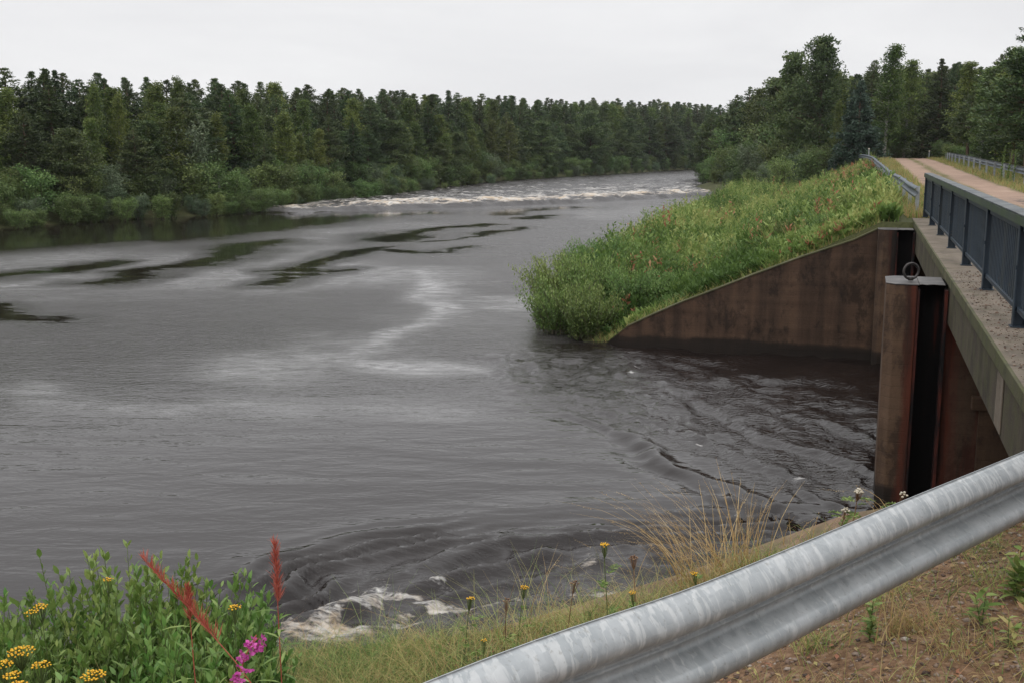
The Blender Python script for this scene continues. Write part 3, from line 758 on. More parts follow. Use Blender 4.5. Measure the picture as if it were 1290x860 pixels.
crack = np.maximum(crack, np.exp(-(((U-56)/3)**2+((Vv+3)/.4)**2)))
rd = mesh('gravel_road', np.stack([xs, ys, zz], 1), grid_faces(len(us), len(vs), False), m, attrs={'grass': np.clip(cgrass+egrass, 0, 1), 'crack': crack}, smooth=True)
tag(rd, kind='structure')
exec_rest = True

# ------------------------------------------------------------------ tree kinds (meshes shared by all copies)
def trunk_mb(h, r, lean=.0, seed=0, k=7, top=.97, wig=.12):
    q = np.random.default_rng(seed)
    t = np.linspace(0, 1, 9)
    ph = q.uniform(0, 6.28)
    P = np.stack([lean*h*t*t*math.cos(ph)+wig*np.sin(t*5+ph)*t, lean*h*t*t*math.sin(ph)+wig*np.cos(t*4+ph)*t, h*top*t-.3*(t == 0)], 1)
    b = MB(); b.tube(P, r*(1-t)**.8+.012, k); return b, P
def along(P, t):
    tt = np.linspace(0, 1, len(P)); return np.array([np.interp(t, tt, P[:, i]) for i in range(3)]).T

def conifer(h, seed, kind='pine', base=.3, rad=.17, dens=1.35, fs=.25):
    q = np.random.default_rng(seed)
    b, TP_ = trunk_mb(h, h*.013+.03, .01, seed)
    Ps, Ds, Ls, Ts = [], [], [], []
    z = h*base; k = 0
    while z < h*.985:
        t = (h-z)/(h*(1-base))      # 1 at base
        if kind == 'pine': Lb = h*rad*min(1, (t*1.45)**.95)*(1-.30*max(0, t-.8)/.2)
        else: Lb = h*rad*(t**1.0)
        nb = int(q.integers(4, 7)) if t > .12 else 4
        for i in range(nb):
            c0 = along(TP_, np.array([(z+q.uniform(-.5, .5)*h*.05*min(1, t*4))/(h*.97)]).clip(0, 1))[0]
            az = i*2*math.pi/nb + q.uniform(-.5, .5) + k*1.1
            L = Lb*q.uniform(.55, 1.2)*min(1, .45+t*3.5)+.05
            if t > .15 and q.random() < .10: continue
            el = R(q.uniform(15, 38)*(1-t)+q.uniform(-8, 14)*t) if kind == 'pine' else R(25*(1-t)-18*t+q.uniform(-6, 6))
            d = np.array([math.cos(az)*math.cos(el), math.sin(az)*math.cos(el), math.sin(el)])
            e_ = c0+d*L*.85
            if L > .5: b.tube([c0, c0+d*L*.5, e_], [.028*L/1.2+.008, .018*L/1.2+.005, .005], 3, False)
            m_ = max(3, int(L*7*dens)) if kind == 'pine' else max(3, int(L*8*dens))
            f = q.uniform(.25, 1, m_)**.7
            sp = .18*L*(1.1-f)[:, None]+.10*(.3+.7*min(1, t*3))
            cc = c0+d*L*f[:, None]+q.normal(size=(m_, 3))*sp*np.array([1, 1, .45])
            if kind != 'pine': cc[:, 2] -= .12*f*L
            for c, ff in zip(cc, f):
                n_ = 10
                dd_ = d*.8+q.normal(size=(n_, 3))*.75+np.array([0, 0, (.45 if kind == 'pine' else -.1)+1.8*max(0, 1-t*5)])
                Ps.append(c+q.normal(size=(n_, 3))*.09*(.35+.65*min(1, t*3))); Ds.append(dd_); Ls.append(q.uniform(.6, 1.2, n_)*fs*(.5+.5*min(1, t*3.5)))
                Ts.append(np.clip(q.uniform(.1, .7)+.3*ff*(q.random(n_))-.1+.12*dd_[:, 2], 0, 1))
        z += h*.030*(.45+.55*min(1, t*5))*q.uniform(.7, 1.3); k += 1
    P = np.concatenate(Ps); D = np.concatenate(Ds); L = np.concatenate(Ls); T = np.concatenate(Ts)
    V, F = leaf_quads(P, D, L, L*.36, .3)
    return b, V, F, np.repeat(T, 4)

def broadleaf(h, seed, base=.25, rad=.2, n_br=60, leaf=.15, per=70, droop=0, top_pow=.8, stems=1, spread=.35, lw=.62, up=.3, clump=.33):
    """tapered trunk(s), limbs, and leaf clumps through an oval crown"""
    q = np.random.default_rng(seed)
    b = MB(); trunks = []
    for s in range(stems):
        az = q.uniform(0, 6.28); ln = 0 if stems == 1 else spread*q.uniform(.3, 1.1)
        t = np.linspace(0, 1, 8); hh = h*(q.uniform(.72, 1) if s else 1)
        P = np.stack([math.cos(az)*ln*hh*t**1.3+.1*np.sin(t*4+az), math.sin(az)*ln*hh*t**1.3+.1*np.cos(t*5+az)*t, hh*t*.95-.25*(t == 0)], 1)
        b.tube(P, (h*.011+.02)/(1 if stems == 1 else 1.8)*(1-t)**.8+.006, 6); trunks.append((P, hh))
    Ps, Ds, Ls, Ts = [], [], [], []
    for i in range(n_br):
        P, hh = trunks[i % stems]
        t = base + (1-base)*((i+.5)/n_br)**.9*.99
        c0 = along(P, np.array([t]))[0]
        s = (t-base)/(1-base)
        prof = max(.04, 1-s**(1.5 if droop else 2.4))**(.85 if droop else .7)*min(1, .42+s*1.7)
        az = i*2.4+q.uniform(-.4, .4); el = R(q.uniform(5, 45) + 30*s)
        L = h*rad*prof*q.uniform(.55, 1.25)+.1
        d = np.array([math.cos(az)*math.cos(el), math.sin(az)*math.cos(el), math.sin(el)])
        e_ = c0+d*L
        b.tube([c0, c0+d*L*.55+np.array([0, 0, .03*L]), e_], [.012*L+.008, .008*L+.005, .004], 3, False)
        nc = max(2, int(L/ clump*1.8)); bt = q.uniform(.05, .65)
        for c in range(nc):
            f = q.uniform(.3, 1.08); cc = c0+d*L*f+q.normal(size=3)*clump*.6*np.array([1, 1, .8])
            n_ = int(per*q.uniform(.5, 1.2)/nc*max(1, L/.8)**.3) + 4
            off = unit(q.normal(size=(n_, 3)))*clump*(q.random((n_, 1))**.45)*q.uniform(.7, 1.3)
            off[:, 2] *= .75
            if droop: off[:, 2] -= droop*q.random(n_)
            Ps.append(cc+off); Ds.append(off*1.2/clump+q.normal(size=(n_, 3))*.5+np.array([0, 0, up-droop]))
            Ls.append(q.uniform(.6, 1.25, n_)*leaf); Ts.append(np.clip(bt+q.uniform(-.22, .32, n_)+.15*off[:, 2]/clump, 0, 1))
    P = np.concatenate(Ps); D = np.concatenate(Ds); L = np.concatenate(Ls); T = np.concatenate(Ts)
    V, F = leaf_quads(P, D, L, L*lw, .25)
    return b, V, F, np.repeat(T, 4)

def make_proto(kindname, data, barkmat, leafmat, crown='crown', trunk='trunk'):
    b, V, F, T = data
    r = bpy.data.objects.new(kindname, None); C.objects.link(r)
    b.build(trunk, barkmat, r, smooth=True)
    mesh(crown, V, F, leafmat, r, {'tint': T})
    return r
PROTO = {}
def protos():
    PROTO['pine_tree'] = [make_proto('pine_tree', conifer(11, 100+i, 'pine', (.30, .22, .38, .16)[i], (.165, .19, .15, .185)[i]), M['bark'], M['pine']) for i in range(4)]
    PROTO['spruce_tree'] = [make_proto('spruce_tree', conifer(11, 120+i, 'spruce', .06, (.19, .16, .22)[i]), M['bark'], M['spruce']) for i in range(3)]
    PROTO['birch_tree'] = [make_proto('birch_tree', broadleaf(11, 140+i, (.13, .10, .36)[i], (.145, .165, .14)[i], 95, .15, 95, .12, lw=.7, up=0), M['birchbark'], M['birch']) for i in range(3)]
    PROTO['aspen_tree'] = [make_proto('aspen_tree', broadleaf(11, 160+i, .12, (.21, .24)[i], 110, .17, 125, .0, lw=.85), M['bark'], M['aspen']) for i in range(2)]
    PROTO['willow_bush'] = [make_proto('willow_bush', broadleaf(3.2, 180+i, .10, (.30, .36, .26)[i], 70, .15, 55, 0, stems=6, spread=(.35, .45, .25)[i], lw=.45, clump=.30), M['twig'], M['willow_far'], 'foliage', 'stems') for i in range(3)]
    PROTO['grey_willow_bush'] = [make_proto('grey_willow_bush', broadleaf(3.6, 190+i, .10, .34, 75, .16, 60, 0, stems=6, spread=.4, lw=.4, clump=.32), M['twig'], M['greywillow'], 'foliage', 'stems') for i in range(2)]
    PROTO['blue_spruce_tree'] = [make_proto('blue_spruce_tree', conifer(6, 130, 'spruce', .05, .27, 1.5, .24), M['bark'], M['bluepine'])]
protos()
used = set()
def place(kind, x, y, h, label, catn, group=None, wid=1.0, zoff=0., pick=None, rz=None):
    L = PROTO[kind]; i = random.randrange(len(L)) if pick is None else pick % len(L); p = L[i]
    base = {'willow_bush': 3.2, 'grey_willow_bush': 3.6, 'blue_spruce_tree': 6}.get(kind, 11)
    if (kind, i) in used: r = copy_tree(p)
    else: r = p; used.add((kind, i))
    s = h/base
    z = max(-.05, float(ground_z(np.array([x]), np.array([y]))[0]))
    r.location = (x, y, z-.05+zoff); r.scale = (s*wid, s*wid*random.uniform(.92, 1.08), s)
    r.rotation_euler = (R(random.uniform(-2, 2)), R(random.uniform(-2, 2)), random.uniform(0, 6.28) if rz is None else rz)
    tag(r, label, catn, group); return r
def visible_x(x, y): return abs(x) < .52*y+6

# --- far bank forest
LBs = np.array([(-75, 44), (-50, 58)] + [tuple(p) for p in LB[4:-2]])
seg = np.hypot(*np.diff(LBs, axis=0).T); cum = np.concatenate([[0], np.cumsum(seg)])
def bank_pt(s, inland):
    x = np.interp(s, cum, LBs[:, 0]); y = np.interp(s, cum, LBs[:, 1])
    x2 = np.interp(min(s+8, cum[-1]), cum, LBs[:, 0]); y2 = np.interp(min(s+8, cum[-1]), cum, LBs[:, 1]); x1 = np.interp(max(s-8, 0), cum, LBs[:, 0]); y1 = np.interp(max(s-8, 0), cum, LBs[:, 1])
    d = unit(np.array([x2-x1, y2-y1])); return x-d[1]*inland, y+d[0]*inland
def placed_label(kind, x, y, front):
    side = 'opposite bank at the far left of the river' if x < -25 else ('opposite bank beside the head of the rapids' if x < -8 else 'opposite bank upstream of the rapids')
    return side
GL = {'pine_tree': 'dark green pine', 'spruce_tree': 'dark narrow spruce', 'birch_tree': 'light green birch', 'aspen_tree': 'dense rounded aspen'}
def ptag(kind, row, x):
    where = 'left of the rapids' if x < -16 else 'beyond the rapids'
    g_ = {'pine_tree': 'pines', 'spruce_tree': 'spruces', 'birch_tree': 'birches', 'aspen_tree': 'aspens'}[kind]
    deep = ('in the front row', 'in the middle', 'at the back', 'at the back')[row]
    return f'{GL[kind]} {deep} of the opposite wood {where}', f'{g_} {deep} of the opposite wood {where}'
nt_ = 0
for row, (inl, sp0) in enumerate(((2.9, 2.7), (5.8, 2.9), (9.6, 2.8), (13.5, 2.5))):
    s = 0
    while s < cum[-1]-2:
        x, y = bank_pt(s, inl+random.uniform(-1.5, 1.8))
        dist = math.hypot(x, y)
        if visible_x(x, y):
            w = (['pine_tree']*5+['spruce_tree']*5+['birch_tree']*4) if row else (['pine_tree']*3+['spruce_tree']*2+['birch_tree']*4+['aspen_tree']*3)
            kd = random.choice(w if row < 3 else ['pine_tree']*3+['spruce_tree'])
            H = 7.7 + .40*row + random.choice([-.5, -.2, 0, .1, .45])*(.4 if row == 3 else 1) + random.gauss(0, .18) + .031*max(0, dist-72)
            if row == 0: H *= random.uniform(.48, .92)
            lab, grp = ptag(kd, row, x)
            place(kd, x, y, max(5, H), lab, 'tree', grp, (random.uniform(1.1, 1.4) if kd == 'birch_tree' else random.uniform(1.35, 1.8)) if row else random.uniform(1.2, 1.7)); nt_ += 1
        s += sp0*random.uniform(.6, 1.4)*(1+max(0, dist-110)/170)
s = 0; nb2 = 0; x_prev = -70
while s < cum[-1]-1:
    for inl in ((-.7, .1, 1.2, 2.6) if x_prev < -12 else (-.1, 1.2, 2.6)):
        x, y = bank_pt(s+random.uniform(-.8, .8), inl+random.uniform(-.5, .6))
        if visible_x(x, y) and random.random() < .92:
            kd = random.choice(['willow_bush']*6+['grey_willow_bush'])
            hh = random.uniform(1.0, 2.1)+(inl > 1)*(.4+1.2*random.random())
            where = 'left of the rapids' if x < -16 else 'beyond the rapids'
            nm = 'green willow bush' if kd == 'willow_bush' else 'silvery grey-green willow bush'
            place(kd, x, y, hh, f'{nm} at the opposite water edge {where}', 'bush', f'{nm}es on the opposite bank {where}', random.uniform(1, 1.5)); nb2 += 1
    x_prev = x; s += (1.7 if x < -12 else 2.2)*random.uniform(.7, 1.3)*(1+max(0, math.hypot(x, y)-90)/120)
# single birches with visible pale trunks and a few silvery willows
for px, py, h, lab in ((112, 279, 8.6, 'tall birch with long pale trunk before dark pines at the left'), (145, 277, 8.0, 'birch with forked pale trunk right of the tall birch at the left'), (176, 277, 5.6, 'small birch with thin white trunk under the pines at the left')):
    x, y = at(px, py-3); y += 2.0
    place('birch_tree', x, y, h, lab, 'tree', None, .8, pick=2)
for px, py, h, lab in ((222, 274, 5.4, 'pale silvery willow standing out against the dark pines at the left'), (338, 262, 5.0, 'bright green rounded willow just before the start of the rapids')):
    x, y = at(px, py-2); y += 2
    place('grey_willow_bush' if px < 300 else 'willow_bush', x, y, h, lab, 'bush', None, 1.0)

# --- right bank: along the river beyond the meadow, and both sides of the track
def P_(px, Yd):   # where a thing stands: its direction and its distance
    return ((px-645)/FPX*(Yd*math.cos(R(PITCH))+.6), Yd)
def top_h(py, Yd, zg): # height of a treetop
    a = R(PITCH)+math.atan((py-430)/FPX); return CAMH-Yd*math.tan(a)-zg
right = [ # px, distance, top py, kind, width, label
 (893, 150, 152, 'pine_tree', 1.2, 'slim pine at the river end of the right-hand wood'),
 (908, 145, 142, 'birch_tree', 1.2, 'pale birch second from the river in the right-hand wood'),
 (925, 138, 118, 'pine_tree', 1.2, 'dark pine rising first above the left slope of the right-hand wood'),
 (940, 134, 108, 'pine_tree', 1.1, 'pine with ragged top left of the great aspen'),
 (955, 130, 106, 'birch_tree', 1.3, 'yellow-green birch beside the great aspen on its left'),
 (972, 126, 96, 'aspen_tree', 1.0, 'round-headed aspen touching the great aspen from the left'),
 (998, 112, 62, 'aspen_tree', .80, 'left crown of the great twin aspen above the meadow'),
 (1028, 108, 42, 'aspen_tree', .82, 'great aspen, the tallest crown above the green embankment'),
 (1050, 116, 84, 'birch_tree', 1.3, 'birch filling the gap right of the great aspen'),
 (1072, 118, 92, 'pine_tree', 1.2, 'short dark pine behind the blue-green spruce'),
 (1094, 116, 74, 'pine_tree', 1.1, 'pine with thin top between aspen and the tall birch'),
 (1112, 108, 50, 'birch_tree', 1.05, 'tall birch with slender crown in the centre of the right-hand wood'),
 (1138, 112, 70, 'birch_tree', 1.1, 'birch whose narrow top stands right of the tall birch'),
 (1160, 118, 92, 'pine_tree', 1.2, 'low pine at the bend of the gravel track'),
 (1176, 108, 72, 'spruce_tree', 1.2, 'very dark spruce behind the end of the gravel track'),
 (1196, 112, 76, 'pine_tree', 1.1, 'pine right of the very dark spruce'),
 (1212, 96, 72, 'birch_tree', 1.2, 'olive birch with broad crown right of the track end'),
 (1236, 92, 80, 'birch_tree', 1.2, 'olive birch beside the right guardrail end'),
 (1254, 82, 66, 'pine_tree', 1.2, 'dark pine over the right guardrail'),
 (1268, 72, 52, 'birch_tree', 1.3, 'bushy birch cut by the right picture edge'),
 (1288, 54, 8, 'pine_tree', 1.1, 'nearest tall pine leaning in at the upper right corner'),
 (1350, 60, 10, 'spruce_tree', 1.1, 'spruce outside the right edge with branches reaching in'),
]
for px, Yd, py, kd, wd, lab in right:
    x, y = P_(px, Yd); zg = float(ground_z(np.array([x]), np.array([y]))[0])
    place(kd, x, y, top_h(py, Yd, zg), lab, 'tree', None, wd*1.2, pick=(len(lab) % 2) if kd in ('birch_tree', 'aspen_tree') else None)
# filling rows behind and between (look-alikes)
k = 0
for px0 in np.arange(885, 1330, 10):
    for (dY, dh) in ((8, 14), (16, 5), (28, 4)):
        px = px0+random.uniform(-5, 5)
        Yb = np.interp(px, [880, 1000, 1120, 1180, 1240, 1330], [152, 122, 124, 118, 98, 70])+dY+random.uniform(-3, 3)
        pt = np.interp(px, [880, 908, 940, 985, 1005, 1040, 1070, 1115, 1160, 1200, 1240, 1290, 1330], [172, 145, 118, 102, 92, 92, 90, 78, 84, 78, 80, 62, 36])+dh+random.uniform(-6, 8)
        x, y = P_(px, Yb); zg = float(ground_z(np.array([x]), np.array([y]))[0])
        kd = random.choice(['pine_tree']*3+['spruce_tree']*2+['birch_tree']*2)
        pk = random.randrange(2) if kd == 'birch_tree' else None
        nm = GL[kd]; zone = 'behind the meadow' if px < 1100 else 'behind the end of the track'
        place(kd, x, y, max(5, top_h(pt, Yb, zg)), f'{nm} deep in the right-hand wood {zone}', 'tree', f'{nm}s deep in the right-hand wood {zone}', random.uniform(1.2, 1.7), pick=pk); k += 1
# trees along the right side of the track, dark lower trunks behind the guardrail
for i, (px, Yd) in enumerate(((1190, 84), (1205, 78), (1222, 74), (1240, 68), (1258, 64), (1275, 60), (1292, 54), (1312, 50), (1228, 84), (1262, 78), (1284, 68))):
    x, y = P_(px, Yd); x += 1.5; zg = float(ground_z(np.array([x]), np.array([y]))[0])
    kd = ('pine_tree', 'birch_tree', 'spruce_tree')[i % 3]
    place(kd, x, y, top_h(np.interp(px, [1190, 1290], [112, 78])+random.uniform(-5, 10), Yd, zg), f'{GL[kd]} close behind the right guardrail', 'tree', f'{GL[kd]}s right behind the right guardrail', 1.5, pick=i % 2)
# lower storey along the near edge of the right-hand wood
x, y = P_(1078, 100); place('blue_spruce_tree', x, y, top_h(126, 100, 1.4), 'broad blue-green young spruce in front of the wood at the head of the meadow', 'tree', None, 1.15)
x, y = P_(1050, 104); place('birch_tree', x, y, 7.0, 'small birch with white trunk left of the blue-green spruce', 'tree', None, .7, pick=2)
mid = [(885, 138, 205, 0), (895, 134, 196, 0), (905, 132, 200, 1), (913, 128, 186, 0), (925, 124, 192, 0), (938, 118, 178, 0), (950, 116, 182, 1), (962, 112, 186, 1), (975, 110, 176, 0), (990, 108, 184, 0), (1004, 104, 190, 1), (1018, 100, 188, 0), (1032, 102, 184, 0), (960, 124, 150, 0), (985, 120, 150, 0), (930, 134, 165, 0), (1056, 104, 186, 0), (1100, 108, 160, 0), (1124, 112, 158, 0), (900, 128, 222, 0), (918, 118, 218, 1), (945, 108, 214, 0), (968, 102, 208, 1), (985, 98, 200, 0)]
for i, (px, Yd, py, gr_) in enumerate(mid):
    x, y = P_(px, Yd); zg = float(ground_z(np.array([x]), np.array([y]))[0])
    if zg < .1: zg = .1
    nm = ('silvery' if gr_ else 'dark green')+' willow bush'
    place('grey_willow_bush' if gr_ else 'willow_bush', x, y, max(1.6, top_h(py, Yd, zg)), f'{nm} between meadow and right-hand wood', 'bush', f'{nm}es between meadow and right-hand wood', 1.05)
for i, (px, Yd, py) in enumerate(((1118, 122, 186), (1128, 121, 184), (1140, 123, 186), (1152, 120, 184), (1164, 116, 182), (1172, 112, 180), (1184, 104, 178), (1196, 98, 182), (1208, 92, 184), (1145, 128, 176), (1122, 127, 178), (1180, 110, 172))):
    x, y = P_(px, Yd); zg = float(ground_z(np.array([x]), np.array([y]))[0])
    place('willow_bush', x, y, max(1.2, top_h(py, Yd, zg)), 'low bright green bush closing the end of the gravel track', 'bush', 'low bushes at the end of the track', 1.5)
# upstream right bank beyond the first bend
for i in range(14):
    t = i/13; x = 26+t*60; y = 150+t*115
    kd = ('birch_tree', 'pine_tree')[i % 2]
    place(kd, x+6, y, 10+random.uniform(-1, 1.5), f'{GL[kd]} far upstream behind the right-hand wood', 'tree', 'trees far upstream on the right bank', 1.3)
print('trees', nt_, nb2, k)

# --- willows at the tip of the embankment
def willow_shrub(h, rad, n, seed, leaf=.055, lw=.34, per=58, bush=False):
    if not bush: n = int(n*2.5)
    q = np.random.default_rng(seed); b = MB(); C_, D_, L_, T_, N_ = [], [], [], [], []
    for i in range(n):
        a = q.uniform(0, 6.28); r0 = rad*math.sqrt(q.random()); hh = h*q.uniform(.55, 1.0)*(1-.22*(r0/rad)**2)
        bx, by = r0*math.cos(a)*.8, r0*math.sin(a)*.8; ln = q.uniform(.02, .22) if not bush else q.uniform(.05, .55); la = a+q.uniform(-1, 1)
        t = np.linspace(0, 1, 7)
        P = np.stack([bx+math.cos(la)*ln*hh*t**1.6+.01*np.sin(t*6+a), by+math.sin(la)*ln*hh*t**1.6+.01*np.cos(t*5+a), hh*t*(1-.25*ln)], 1)
        b.tube(P, (.0042 if not bush else .012)*(1-.7*t), 5, False, .3)
        m_ = int(per*hh/h); tt = np.sort(q.uniform(.08, 1.0, m_)); c = along(P, tt)
        if bush: c = c+q.normal(0, .075, (m_, 3))
        az = np.arange(m_)*2.4+q.uniform(0, 6); el = R(38)+.5*tt+q.normal(0, .22, m_)
        d = np.stack([np.cos(az)*np.cos(el), np.sin(az)*np.cos(el), np.sin(el)], 1)
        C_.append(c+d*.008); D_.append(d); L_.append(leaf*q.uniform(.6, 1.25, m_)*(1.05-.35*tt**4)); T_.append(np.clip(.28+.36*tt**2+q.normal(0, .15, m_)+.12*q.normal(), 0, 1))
        nn = q.normal(size=(m_, 3))*.35+np.array([0, 0, 1.]); N_.append(nn)
    c = np.concatenate(C_); d = np.concatenate(D_); L = np.concatenate(L_); T = np.concatenate(T_); N = np.concatenate(N_)
    if bush: V, F = leaf_quads(c, d, L, L*lw, .25, N); return b, V, F, np.repeat(T, 4)
    V, F = leaf_fine(c, d, L, L*lw, .15, N); return b, V, F, np.repeat(T, 12)
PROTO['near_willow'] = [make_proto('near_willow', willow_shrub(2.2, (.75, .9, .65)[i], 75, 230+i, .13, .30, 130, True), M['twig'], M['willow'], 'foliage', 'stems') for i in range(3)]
def place_s(kind, x, y, h, base, label, catn, group=None, wid=1., z=None, pick=0, rz=None, tilt=(0, 0)):
    p = PROTO[kind][pick % len(PROTO[kind])]
    key = (kind, pick % len(PROTO[kind]))
    if key in used: r = copy_tree(p)
    else: r = p; used.add(key)
    r.name = kind if False else r.name
    s = h/base
    if z is None: z = float(ground_z(np.array([x]), np.array([y]))[0])
    r.location = (x, y, z-.02); r.scale = (s*wid, s*wid, s); r.rotation_euler = (tilt[0], tilt[1], random.uniform(0, 6.28) if rz is None else rz)
    return tag(r, label, catn, group)
for i, (u, v, h, w, lab) in enumerate(((27.3, 6.6, 1.5, 1.25, 'willow shrub overhanging the water at the tip of the wing wall'), (28.3, 7.6, 1.7, 1.2, 'loose willow shrub leaning out over the river from the embankment tip'), (30.0, 7.2, 2.0, 1.2, 'bushy willow behind the shrub at the embankment tip'), (31.8, 8.6, 1.9, 1.2, 'willow on the waterside third back from the embankment tip'), (33.5, 7.6, 1.9, 1.1, 'upright willow among the herbs fourth back from the embankment tip'), (36, 9.0, 1.7, 1.1, 'low willow on the waterside fifth back from the embankment tip'), (39, 9.2, 1.5, 1.2, 'low willow at the river edge farthest from the wing wall'), (28.8, 5.6, 1.3, 1.2, 'leafy willow close above the lower end of the wing wall'))):
    x, y = uv(u, v); place_s('near_willow', x, y, h, 2.2, lab, 'shrub', None, w, z=max(.05, float(ground_z(np.array([x]), np.array([y]))[0])), pick=i)

for i, (u, v, h, lab) in enumerate(((29.2, .9, .85, 'bright leafy shrub in the meadow nearest the top of the wing wall'), (31.5, .2, 1.0, 'leafy shrub in the meadow close below the left guardrail'), (33.5, 2.2, 1.0, 'round leafy shrub halfway down the upper meadow'),
  (30.2, 2.9, .85, 'leafy shrub in the meadow above the middle of the wing wall'), (29.6, 4.6, .9, 'leafy shrub in the meadow above the lower half of the wing wall'), (37, 4.3, 1.1, 'leafy shrub in the middle of the meadow'), (42, 2.0, 1.0, 'leafy shrub in the upper meadow behind the middle one'),
  (46, 6.0, 1.1, 'leafy shrub in the meadow towards the river, behind the middle one'), (55, 3.2, 1.1, 'leafy shrub far up the meadow below the crest'), (62, 8.0, 1.2, 'leafy shrub far up the meadow near the river edge'), (34.5, 6.0, 1.15, 'light green shrub where the meadow meets the tip willows'))):
    x, y = uv(u, v); place_s('near_willow', x, y, h, 2.2, lab, 'shrub', None, 1.25, pick=i+1)

# ------------------------------------------------------------------ meadow on the far embankment (ground cover)
def scatter_uv(n, u0, u1, v0, v1, pw=1.0):
    u = u0+(u1-u0)*rng.random(n)**pw; v = rng.uniform(v0, v1, n); return u, v
def meadow(n, name, u0, u1, vfun, hmul=1.0, seed=1, pw=1.5, mode='mix'):
    u, v = scatter_uv(n, u0, u1, 0, 1, pw)
    lo, hi = vfun(u); v = lo+(hi-lo)*v
    X_, Y_ = uv(u, v); Zg = ground_z(X_, Y_)
    ok = Zg > .0; u, v, X_, Y_, Zg = (a[ok] for a in (u, v, X_, Y_, Zg))
    n = len(u)
    pn = fbm(u*.22, v*.35, 300+seed, 3); pn2 = fbm(u*.12+5, v*.25, 310+seed, 3)
    up = 1-np.clip((v-.0)/5.5, 0, 1)                 # 1 at the crest
    red = sstep(.50, .68, pn2+.13*np.exp(-((v-4.5)/2.2)**2)*sstep(38, 60, u)+.10*up*sstep(50, 90, u))
    dry = sstep(.42, .66, pn*.8+.34*up*sstep(28, 60, u)+.06)
    hgt = (.30+.95*fbm(u*.45, v*.55, 320+seed, 3)**1.3)*hmul*rng.choice([.7, 1., 1., 1.35], n)*(1-.40*dry)*np.interp(u, [26.9, 29, 34], [.35, .75, 1.05])*np.where(v < .3, .85, 1)*(1+.2*np.clip((v-4)/3, 0, 1))
    parts = []
    # broad-leaved herbs: a stem of leaves
    k = 16
    bl = rng.random(n) > dry*.85
    Xb, Yb, Zb, Hb = X_[bl], Y_[bl], Zg[bl], hgt[bl]; nb = len(Xb)
    t = np.tile((np.arange(k)+.5)/k, nb)*.95; az = np.tile(np.arange(k)*2.4, nb)+np.repeat(rng.uniform(0, 6.28, nb), k)
    H = np.repeat(Hb, k)*1.1; lx = np.repeat(rng.normal(0, .14, nb), k); ly = np.repeat(rng.normal(0, .14, nb), k)
    P = np.stack([np.repeat(Xb, k)+lx*t*H, np.repeat(Yb, k)+ly*t*H, np.repeat(Zb, k)+t*H], 1)
    el = R(50)*np.ones(nb*k)+rng.normal(0, .3, nb*k)
    D = np.stack([np.cos(az)*np.cos(el), np.sin(az)*np.cos(el), np.sin(el)], 1)
    L = (.24-.13*t)*np.repeat(rng.choice([.8, 1, 1.35], nb), k)*rng.uniform(.7, 1.4, nb*k)*np.repeat(.75+.5*fbm(Xb*.8, Yb*.8, 333), k)
    V, F = leaf_quads(P, D, L, L*np.repeat(rng.choice([.22, .32, .5], nb), k), .2)
    shade = np.repeat(np.clip(.27+.60*(fbm(Xb*.45, Yb*.45, 340+seed)-.5)*2+rng.normal(0, .09, nb), .02, .46), k)
    rb = np.repeat((rng.random(nb) < red[bl]*(.07+.30*sstep(.45, .9, up[bl]))), k) & (t > .55)
    tt = np.where(rb, rng.uniform(.8, 1, nb*k), np.clip(shade+.15*(t-.5), 0, .49))
    parts.append((V, F, np.repeat(tt, 4)))
    # grass
    g_ = rng.integers(0, n, int(n*2.6)); j = rng.normal(0, .12, (len(g_), 2))
    Pg = np.stack([X_[g_]+j[:, 0], Y_[g_]+j[:, 1], Zg[g_]-.03], 1)
    V, F = blades(Pg, hgt[g_]*rng.uniform(.6, 1.25, len(g_)), np.full(len(g_), .022), rng.uniform(0, .35, len(g_)), rng.uniform(0, .5, len(g_)), 3)
    tg = np.where(rng.random(len(g_)) < dry[g_]*.9+.06, rng.uniform(.5, .80, len(g_)), rng.uniform(.1, .46, len(g_)))
    tg = np.where(rng.random(len(g_)) < red[g_]*.10, rng.uniform(.82, 1., len(g_)), tg)
    parts.append((V, F, np.repeat(tg, 6)))
    V, F, T = cat(parts)
    return tag(mesh(name, V, F, M['herb'], None, {'tint': T}), kind='stuff')
def vf(u): return np.full(u.shape, -.75), np.interp(u, [26.9, 28.5, 35, 50, 90, 112], [5.9, 7.4, 9.3, 10.5, 11.6, 12.5])
o = meadow(15000, 'meadow_plants', 27.0, 112, vf, 1.0, 1, 1.45); tag(o, 'thick green and russet herbs and grass covering the river side of the embankment', 'meadow')
def vf2(u): return np.full(u.shape, -2.25), np.full(u.shape, -1.35)
def vergemesh(name, n, u0, u1, v0, v1, h, lab, pw=1.4, green=.3):
    u, v = scatter_uv(n, u0, u1, v0, v1, pw); X_, Y_ = uv(u, v); Zg = ground_z(X_, Y_)
    P = np.stack([X_, Y_, Zg-.02], 1); pn = fbm(u*.4, v*.8, 350)
    V, F = blades(P, h*rng.uniform(.5, 1.3, n)*(.6+.8*pn), np.full(n, .02), rng.uniform(0, .4, n), rng.uniform(0, .5, n), 3)
    t = np.where(rng.random(n) < green+.8*(pn-.5), rng.uniform(.1, .45, n), rng.uniform(.5, .78, n)); t = np.where(rng.random(n) < .06, .9, t)
    return tag(mesh(name, V, F, M['herb'], None, {'tint': np.repeat(t, 6)}), lab, 'grass', None, 'stuff')
vergemesh('verge_grass', 9000, 28.5, 116, -2.3, -1.0, .32, 'yellow-brown grass between the left guardrail and the track')
vergemesh('verge_grass', 9000, 27.5, 118, -6.3, -5.45, .26, 'yellow-brown grass between the track and the right guardrail', 1.3, .36)
vergemesh('verge_grass', 14000, 27.5, 118, -9.4, -6.5, .40, 'green and brown grass behind the right guardrail', 1.3, .5)
